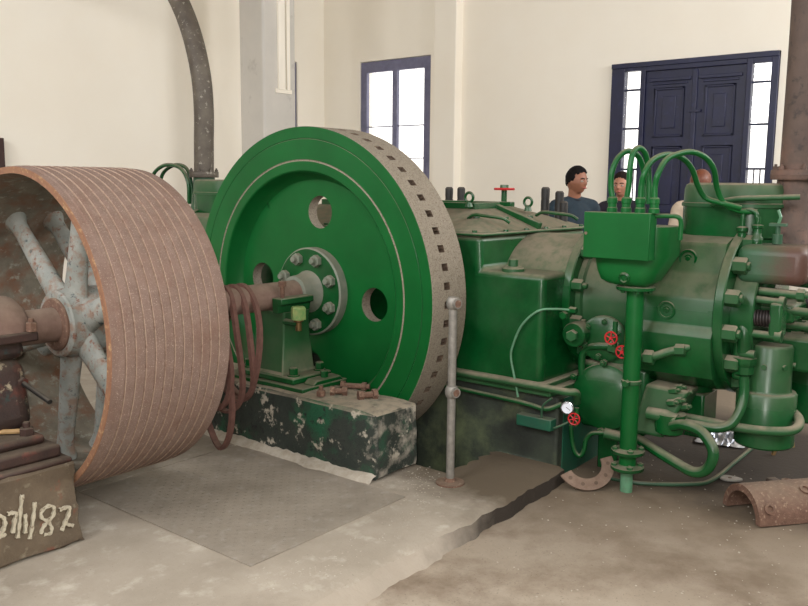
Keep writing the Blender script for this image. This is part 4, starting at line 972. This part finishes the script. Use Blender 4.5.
# ================================================================== THINGS LYING ABOUT
# rusty half shell
def half_shell():
    a = W(728, 500, Z=ZL); d = V((.78, -.626, 0)).normalized(); n = V((-d.y, d.x, 0)); R0, R1, L_ = .155, .12, .50
    c = W(735, 500, Z=ZL)
    c = (W(725, 507, Z=ZL)+W(757, 523, Z=ZL))/2
    b = MB(); N = 24
    for i in range(N):
        t0, t1 = pi*i/N, pi*(i+1)/N
        def P(r, t, s_): return c+n*(r*cos(t))+V((0, 0, r*sin(t)*1.0))+d*s_
        for r, s0, s1 in ((R0, 0, L_), (R1, 0, L_)): b.add([P(r, t0, s0), P(r, t1, s0), P(r, t1, s1), P(r, t0, s1)], [(0, 1, 2, 3)])
        for s_ in (0, L_): b.add([P(R0, t0, s_), P(R0, t1, s_), P(R1, t1, s_), P(R1, t0, s_)], [(0, 1, 2, 3)])
    for t in (0, pi): b.add([c+n*(R0*cos(t)), c+n*(R1*cos(t)), c+n*(R1*cos(t))+d*L_, c+n*(R0*cos(t))+d*L_], [(0, 1, 2, 3)])
    t = thing('bearing_half_shell', V((c.x, c.y, ZL)), 'rusty half-round bearing shell lying on the floor at lower right', 'bearing shell')
    obj('shell_wall', b, 'rust', t, angle=40)
    for s_, tt in ((.06, 150), (.30, 118), (.33, 48)):
        e = n*cos(RAD(tt))+V((0, 0, sin(RAD(tt)))); p = c+e*(R0-.004)+d*s_
        obj('bolt_boss', MB().lathe(p, e if tt != 48 else V((0, 0, 1)), [(0, .0), (.028, 0), (.028, .012), (.016, .014), (.014, .004), (0, .004)], 18), 'rust', t)
    rb = MB().obox(c+n*(R0*.80)+V((0, 0, R0*.42))+d*.28, (d, n, V((0, 0, 1))), .03, .05, .055); obj('side_rib', rb, 'rust_dark', t, bevel=.012)
half_shell()
# flat C-shaped flange leaning on the floor
def c_flange():
    pts_out = [(559, 487), (563, 482), (571, 480)]
    B0 = W(588, 491, Z=ZL+.004); b = MB(); N = 30; R0, R1, T = .158, .092, .012
    ex = V((RT.x, RT.y, 0)).normalized(); fh = V((FW.x, FW.y, 0)).normalized(); ey = (V((0, 0, 1))*.72+fh*.69).normalized(); en = ex.cross(ey)
    c = B0+ey*R0
    def P(r, t, h): return c+ex*(r*cos(t))+ey*(r*sin(t))+en*h
    A0, A1 = RAD(-152), RAD(16)
    for i in range(N):
        t0, t1 = A0+(A1-A0)*i/N, A0+(A1-A0)*(i+1)/N
        b.add([P(R0, t0, T), P(R0, t1, T), P(R1, t1, T), P(R1, t0, T)], [(0, 1, 2, 3)]); b.add([P(R0, t0, 0), P(R0, t1, 0), P(R1, t1, 0), P(R1, t0, 0)], [(3, 2, 1, 0)])
        b.add([P(R0, t0, 0), P(R0, t1, 0), P(R0, t1, T), P(R0, t0, T)], [(0, 1, 2, 3)]); b.add([P(R1, t0, 0), P(R1, t1, 0), P(R1, t1, T), P(R1, t0, T)], [(3, 2, 1, 0)])
    for t in (A0, A1): b.add([P(R0, t, 0), P(R0, t, T), P(R1, t, T), P(R1, t, 0)], [(0, 1, 2, 3)])
    o = thing('flange_piece', V((B0.x, B0.y, ZL)), 'flat rusty C-shaped flange with bolt holes leaning beside the post foot', 'flange')
    obj('flange_plate', b, 'rust_pale', o, angle=40)
    for k in range(5):
        t = A0+(A1-A0)*(k+.5)/5; p = P((R0+R1)/2, t, T+.0004); obj('bolt_hole', MB().lathe(p, en, [(0, 0), (.011, 0), (.011, .0008), (0, .0008)], 14), 'slot_dark', o)
c_flange()
# eyelet plate
ec = W(730, 477, Z=ZL+.02); eo = MB(); N = 24
d = (W(741, 478, Z=ZL)-W(722, 476, Z=ZL)); d.z = 0; d.normalize(); n = V((-d.y, d.x, 0))
ring = [ec+d*(.055*cos(2*pi*i/N))*(1.2 if cos(2*pi*i/N) > 0 else 1)+n*(.042*sin(2*pi*i/N)*(1-.25*cos(2*pi*i/N))) for i in range(N)]
eo.hexa([(p.x, p.y, ZL+.008) for p in ring], [(p.x, p.y, ZL+.016) for p in ring])
eyo = obj('tag_plate', eo, 'galv'); tag(eyo, 'small teardrop metal plate with a hole beside the half shell', 'plate')
obj('hole', MB().lathe(V((ec.x, ec.y, ZL+.0161)), (0, 0, 1), [(0, 0), (.011, 0), (.011, .0006), (0, .0006)], 14), 'slot_dark', eyo)
# crumpled foil
fcn = W(722, 440, Z=ZL); b = MB(); rnd = random.Random(9); nx, ny = 26, 14
dx = (W(745, 440, Z=ZL)-W(700, 434, Z=ZL)); dx.z = 0; L_ = dx.length; dx.normalize(); dy = V((-dx.y, dx.x, 0))
vs = []
for top_ in (1, 0):
    for j in range(ny+1):
        for i in range(nx+1):
            u, v = i/nx-.5, j/ny-.5; k = max(0, 1-(abs(u)*2)**2.2)*max(0, 1-(abs(v)*2)**2.2)
            z = ZL+.016+(k*(.04+rnd.uniform(-.022, .03)) if top_ else 0)
            p = fcn+dx*u*L_*1.05+dy*v*.34; vs.append(V((p.x+rnd.uniform(-.008, .008), p.y+rnd.uniform(-.008, .008), z)))
K = (nx+1)*(ny+1); fs = []
for t in (0, 1):
    for j in range(ny):
        for i in range(nx):
            o_ = t*K+j*(nx+1)+i; fs.append((o_, o_+1, o_+nx+2, o_+nx+1) if not t else (o_, o_+nx+1, o_+nx+2, o_+1))
b.add(vs, fs); tag(obj('crumpled_foil', b, 'foil', angle=5), 'crumpled bright silver foil on the dark floor under the cylinder', 'foil')
# two wooden wedges under the right valve housing
for (p, q, lab) in (((773, 455), (783, 432), 'pale wooden stick leaning behind the bottom of the near valve housing'), ((793, 447), (790, 428), 'thin pale stick propped at the right behind the near valve housing')):
    A_ = W(p[0], p[1], Z=ZL+.01); B_ = W(q[0], q[1], X=A_.x-.03)
    tag(obj('wood_stick', MB().tube([A_, B_], .012, 4), 'wood', angle=20), lab, 'stick')

# ================================================================== PEOPLE behind the engine
def capsule(b, p0, p1, r0, r1, seg=16, sx=1.0, side=None):
    p0, p1 = V(p0), V(p1); h = (p1-p0).length; pr = []
    for i in range(7): a = -pi/2+pi/2*i/6; pr.append((r0*cos(a), r0*sin(a)))
    for i in range(7): a = pi/2*i/6; pr.append((r1*cos(a), h+r1*sin(a)))
    pr[0] = (0, pr[0][1]); pr[-1] = (0, pr[-1][1])
    n0 = len(b.v); b.lathe(p0, p1-p0, pr, seg)
    if side is not None:       # widen along one direction (flattened torso parts)
        s_ = V(side).normalized()
        for i in range(n0, len(b.v)):
            q = V(b.v[i]); d = (q-p0).dot(s_); b.v[i] = tuple(q+s_*d*(sx-1))
def remesh(o, vs, it=4):
    m = o.modifiers.new('remesh', 'REMESH'); m.mode = 'VOXEL'; m.voxel_size = vs; m.use_smooth_shade = True
    m2 = o.modifiers.new('smooth', 'SMOOTH'); m2.iterations = it; m2.factor = .5
def head_mesh(b, hc, F, L, H):
    """sculpted head: F forward, L left of the person, H head height"""
    U = V((0, 0, 1)); bm = bmesh.new(); bmesh.ops.create_icosphere(bm, subdivisions=5, radius=1)
    g = lambda x, c, s: math.exp(-((x-c)/s)**2)
    n = len(b.v)
    for v in bm.verts:
        f, l, u = v.co.x, v.co.y, v.co.z
        rf, rl, ru = .44*H, .335*H, .5*H
        # narrower jaw, flatter face, fuller back of the skull
        jaw = 1-.30*max(0, -u-.15)**1.1*(1 if f > -.2 else .9); 
        x = rf*f*(1-.10*max(0, f))*(1-.12*max(0, -u)*(f < 0)); y = rl*l*jaw; z = ru*u
        if f > 0:
            uu = z/H; ll = y/H
            x += H*(.105*g(uu, -.115, .055)*g(ll, 0, .055)+.055*g(uu, -.03, .07)*g(ll, 0, .035))       # nose
            x += H*.022*g(uu, .055, .035)*g(abs(ll), .10, .11)                                       # brow
            x -= H*.030*g(uu, -.005, .04)*g(abs(ll), .13, .06)                                       # eye sockets
            x += H*(.022*g(uu, -.235, .022)+.024*g(uu, -.285, .022))*g(ll, 0, .09)                   # lips
            x -= H*.016*g(uu, -.26, .01)*g(ll, 0, .09)
            x += H*.045*g(uu, -.40, .07)*g(ll, 0, .10)                                               # chin
            x += H*.012*g(uu, -.10, .06)*g(abs(ll), .2, .06)                                         # cheeks
        b.v.append(tuple(hc+F*x+L*y+U*z))
    bm.verts.index_update(); b.f += [tuple(v.index+n for v in f.verts) for f in bm.faces]; b.m += [0]*len(bm.faces); bm.free()
    for s_ in (-1, 1):                                                                               # ears
        e = hc+L*(s_*.335*H)-F*.02*H-U*.03*H; capsule(b, e+U*.07*H-F*.02*H, e-U*.07*H, .045*H, .03*H, 10)
def hand(b, wr, d, side, n, k=1.0):
    """wr wrist, d direction of the hand, side towards the thumb, n palm normal"""
    d, side, n = V(d).normalized(), V(side).normalized(), V(n).normalized()
    for i in range(4):
        o_ = side*((1.5-i)*.021*k); capsule(b, wr+o_*.6+d*.02, wr+o_+d*.088*k, .016, .0125)
        L_ = (.072, .080, .074, .058)[i]*k; a = wr+o_+d*.09*k; m_ = a+d*L_*.5+n*.006; e = m_+(d*.8+n*.6).normalized()*L_*.5
        capsule(b, a, m_, .0105, .0095, 10); capsule(b, m_, e, .0095, .008, 10)
    a = wr+side*.03*k+d*.025; m_ = a+(d*.7+side*.6).normalized()*.05*k; capsule(b, wr+side*.012, a, .018, .015); capsule(b, a, m_, .0145, .012, 10); capsule(b, m_, m_+(d+n*.3).normalized()*.034*k, .0115, .009, 10)
def person(px, py, D, body_dir, face_dir, hgt, label, top_m, skin_m, hair_m, hair_style, bare=False, pitch=0):
    c = CAM+(FW+RT*((px-404)/FPX)-UP*((py-303)/FPX))*D
    G = V((c.x, c.y, 0)); U = V((0, 0, 1)); Hh = hgt/7.5
    F = V((body_dir.x, body_dir.y, 0)).normalized(); L = U.cross(F)
    HF = V((face_dir.x, face_dir.y, 0)).normalized(); HL = U.cross(HF)
    k = hgt/1.75; P = lambda l, f, u: G+L*(l*k)+F*(f*k)+U*(u*k)
    t = thing('person', G, label, 'person')
    body = MB(); topm = MB(); leg = MB(); shoe = []
    hc = P(0, .03, 1.75)-U*Hh*.5
    neck0 = P(0, -.015, 1.44); neck1 = hc-U*.25*Hh-HF*.02
    def limb(b, pts, ex=0.0):
        for i in range(len(pts)-1): capsule(b, pts[i][0], pts[i+1][0], pts[i][1]*k+ex, pts[i+1][1]*k+ex, 18)
    torso = [(P(0, .0, .95), .115), (P(0, .01, 1.10), .105), (P(0, .01, 1.26), .118), (P(0, -.005, 1.36), .10)]
    def add_torso(b, ex):
        for i in range(3): capsule(b, torso[i][0], torso[i+1][0], torso[i][1]*k+ex, torso[i+1][1]*k+ex, 20, 1.42, L)
        capsule(b, P(-.165, -.01, 1.40), P(0, -.01, 1.43), .062*k+ex, .066*k+ex); capsule(b, P(.165, -.01, 1.40), P(0, -.01, 1.43), .062*k+ex, .066*k+ex)
    arms = []
    for s_ in (-1, 1):
        arms.append([(P(s_*.185, -.01, 1.385), .056), (P(s_*.235, -.03, 1.10), .043), (P(s_*.22, .06, .87), .030)])
    legs = [[(P(s_*.085, 0, .92), .088), (P(s_*.095, .015, .50), .058), (P(s_*.10, -.01, .10), .042)] for s_ in (-1, 1)]
    add_torso(body, 0)
    capsule(body, neck0, neck1, .060*k, .054*k)
    head_mesh(body, hc, HF, HL, Hh)
    for a, s_ in zip(arms, (-1, 1)):
        limb(body, a); hand(body, a[2][0], (a[2][0]-a[1][0]), F, L*(-s_), k)
    for a in legs:
        limb(body, a); capsule(body, a[2][0]-U*.055*k, a[2][0]+F*.15*k-U*.065*k, .036*k, .028*k)
    o = obj('body', body, skin_m, t); remesh(o, .0075, 3)
    add_torso(topm, .014)
    for a in arms: limb(topm, [a[0], a[1], (a[1][0].lerp(a[2][0], .9), .032)], .013)
    capsule(topm, P(0, -.015, 1.41), P(0, -.015, 1.465), .075*k, .066*k)
    o = obj('sweater' if not bare else 'blouse', topm, top_m, t); remesh(o, .011, 4)
    capsule(leg, P(0, 0, .93), P(0, 0, 1.0), .125*k, .118*k, 20, 1.36, L)
    for a in legs: limb(leg, [(a[0][0], .092), (a[1][0], .066), (a[2][0]-U*.03*k, .060)], .012)
    o = obj('trousers', leg, 'trousers', t); remesh(o, .012, 4)
    for a in legs:
        b = MB(); capsule(b, a[2][0]-U*.055*k-F*.03, a[2][0]+F*.17*k-U*.062*k, .045*k, .036*k, 16, 1.15, L); b.v = [(x, y, max(z, 0.002)) for x, y, z in b.v]; obj('shoe', b, 'black', t)
    # collar
    b = MB(); b.lathe(P(0, -.012, 1.445), U+HF*.15, [(.066*k, 0), (.076*k, .005), (.072*k, .035), (.064*k, .036)], 28, closed=True); obj('collar', b, 'collar_dark' if not bare else top_m, t)
    # hair: cap over the skull
    hb = MB(); bm = bmesh.new(); bmesh.ops.create_icosphere(bm, subdivisions=4, radius=1); rnd = random.Random(int(px)); n = 0; mp = {}
    for v in bm.verts:
        f, l, u = v.co.x, v.co.y, v.co.z
        low = {'short': -.12-.35*max(0, -f), 'bob': -.65, 'long': -.75}[hair_style]
        front = f > .30
        keep = (u > (.60 if f > .62 else .50 if front else low))
        kk = 1.075+.02*rnd.random()+(.05 if hair_style != 'short' else .03)*(u > .2)
        s_ = kk if keep else .86
        y_ = .345*Hh*l*s_*(1.06 if hair_style != 'short' else 1); mp[v.index] = hc+HF*(.445*Hh*f*s_*(1-.10*max(0, f)))+HL*y_+U*(.5*Hh*u*s_+.006)
    bm.verts.index_update(); hb.add([mp[v.index] for v in bm.verts], [[v.index for v in f.verts] for f in bm.faces]); bm.free()
    obj('hair', hb, hair_m, t, angle=80)
    for s_ in (-1, 1):
        e = hc+HF*(.345*Hh)+HL*(s_*.135*Hh)-U*.012*Hh
        eb = MB(); capsule(eb, e-HL*.009, e+HL*.009, .008, .008, 10); eo = obj('eye', eb, 'eye_white', t)
        ib = MB(); capsule(ib, e+HF*.0045, e+HF*.005, .005, .005, 8); obj('iris', ib, 'eye_dark', eo)
        bb = MB(); q = hc+HF*(.402*Hh)+U*.07*Hh; bb.tube([q+HL*(s_*.05*Hh), q+HL*(s_*.14*Hh)-HF*.004+U*.006, q+HL*(s_*.22*Hh)-HF*.03-U*.002], .0042, 8); obj('eyebrow', bb, hair_m, t)
    mb_ = MB(); q = hc+HF*(.415*Hh)-U*.26*Hh; mb_.tube([q-HL*.10*Hh-HF*.016, q-HL*.03*Hh, q+HL*.03*Hh, q+HL*.10*Hh-HF*.016], .0055, 8, rad=lambda u: .003+.004*sin(pi*u)); obj('mouth', mb_, 'lips', t)
    return t
person(575.5, 180, 7.2, RT*.25-FW*.9, RT*.62-FW*.75, 1.695, 'person in a dark blue-grey sweater with short black hair behind the crankcase', 'sweater', 'skin_dark', 'hair_black', 'short')
person(622, 189, 7.9, -RT*.35-FW*.8, -RT*.5-FW*.75, 1.66, 'person with dark hair and dark top seen between the lubricator pipes', 'shirt_dark', 'skin', 'hair_dark', 'bob', True)
person(701, 182, 7.5, RT*.2+FW*.6, RT*.5+FW*.4, 1.68, 'person with reddish hair and beige top half hidden behind the valve chest', 'blouse_beige', 'skin', 'hair_auburn', 'bob', True)
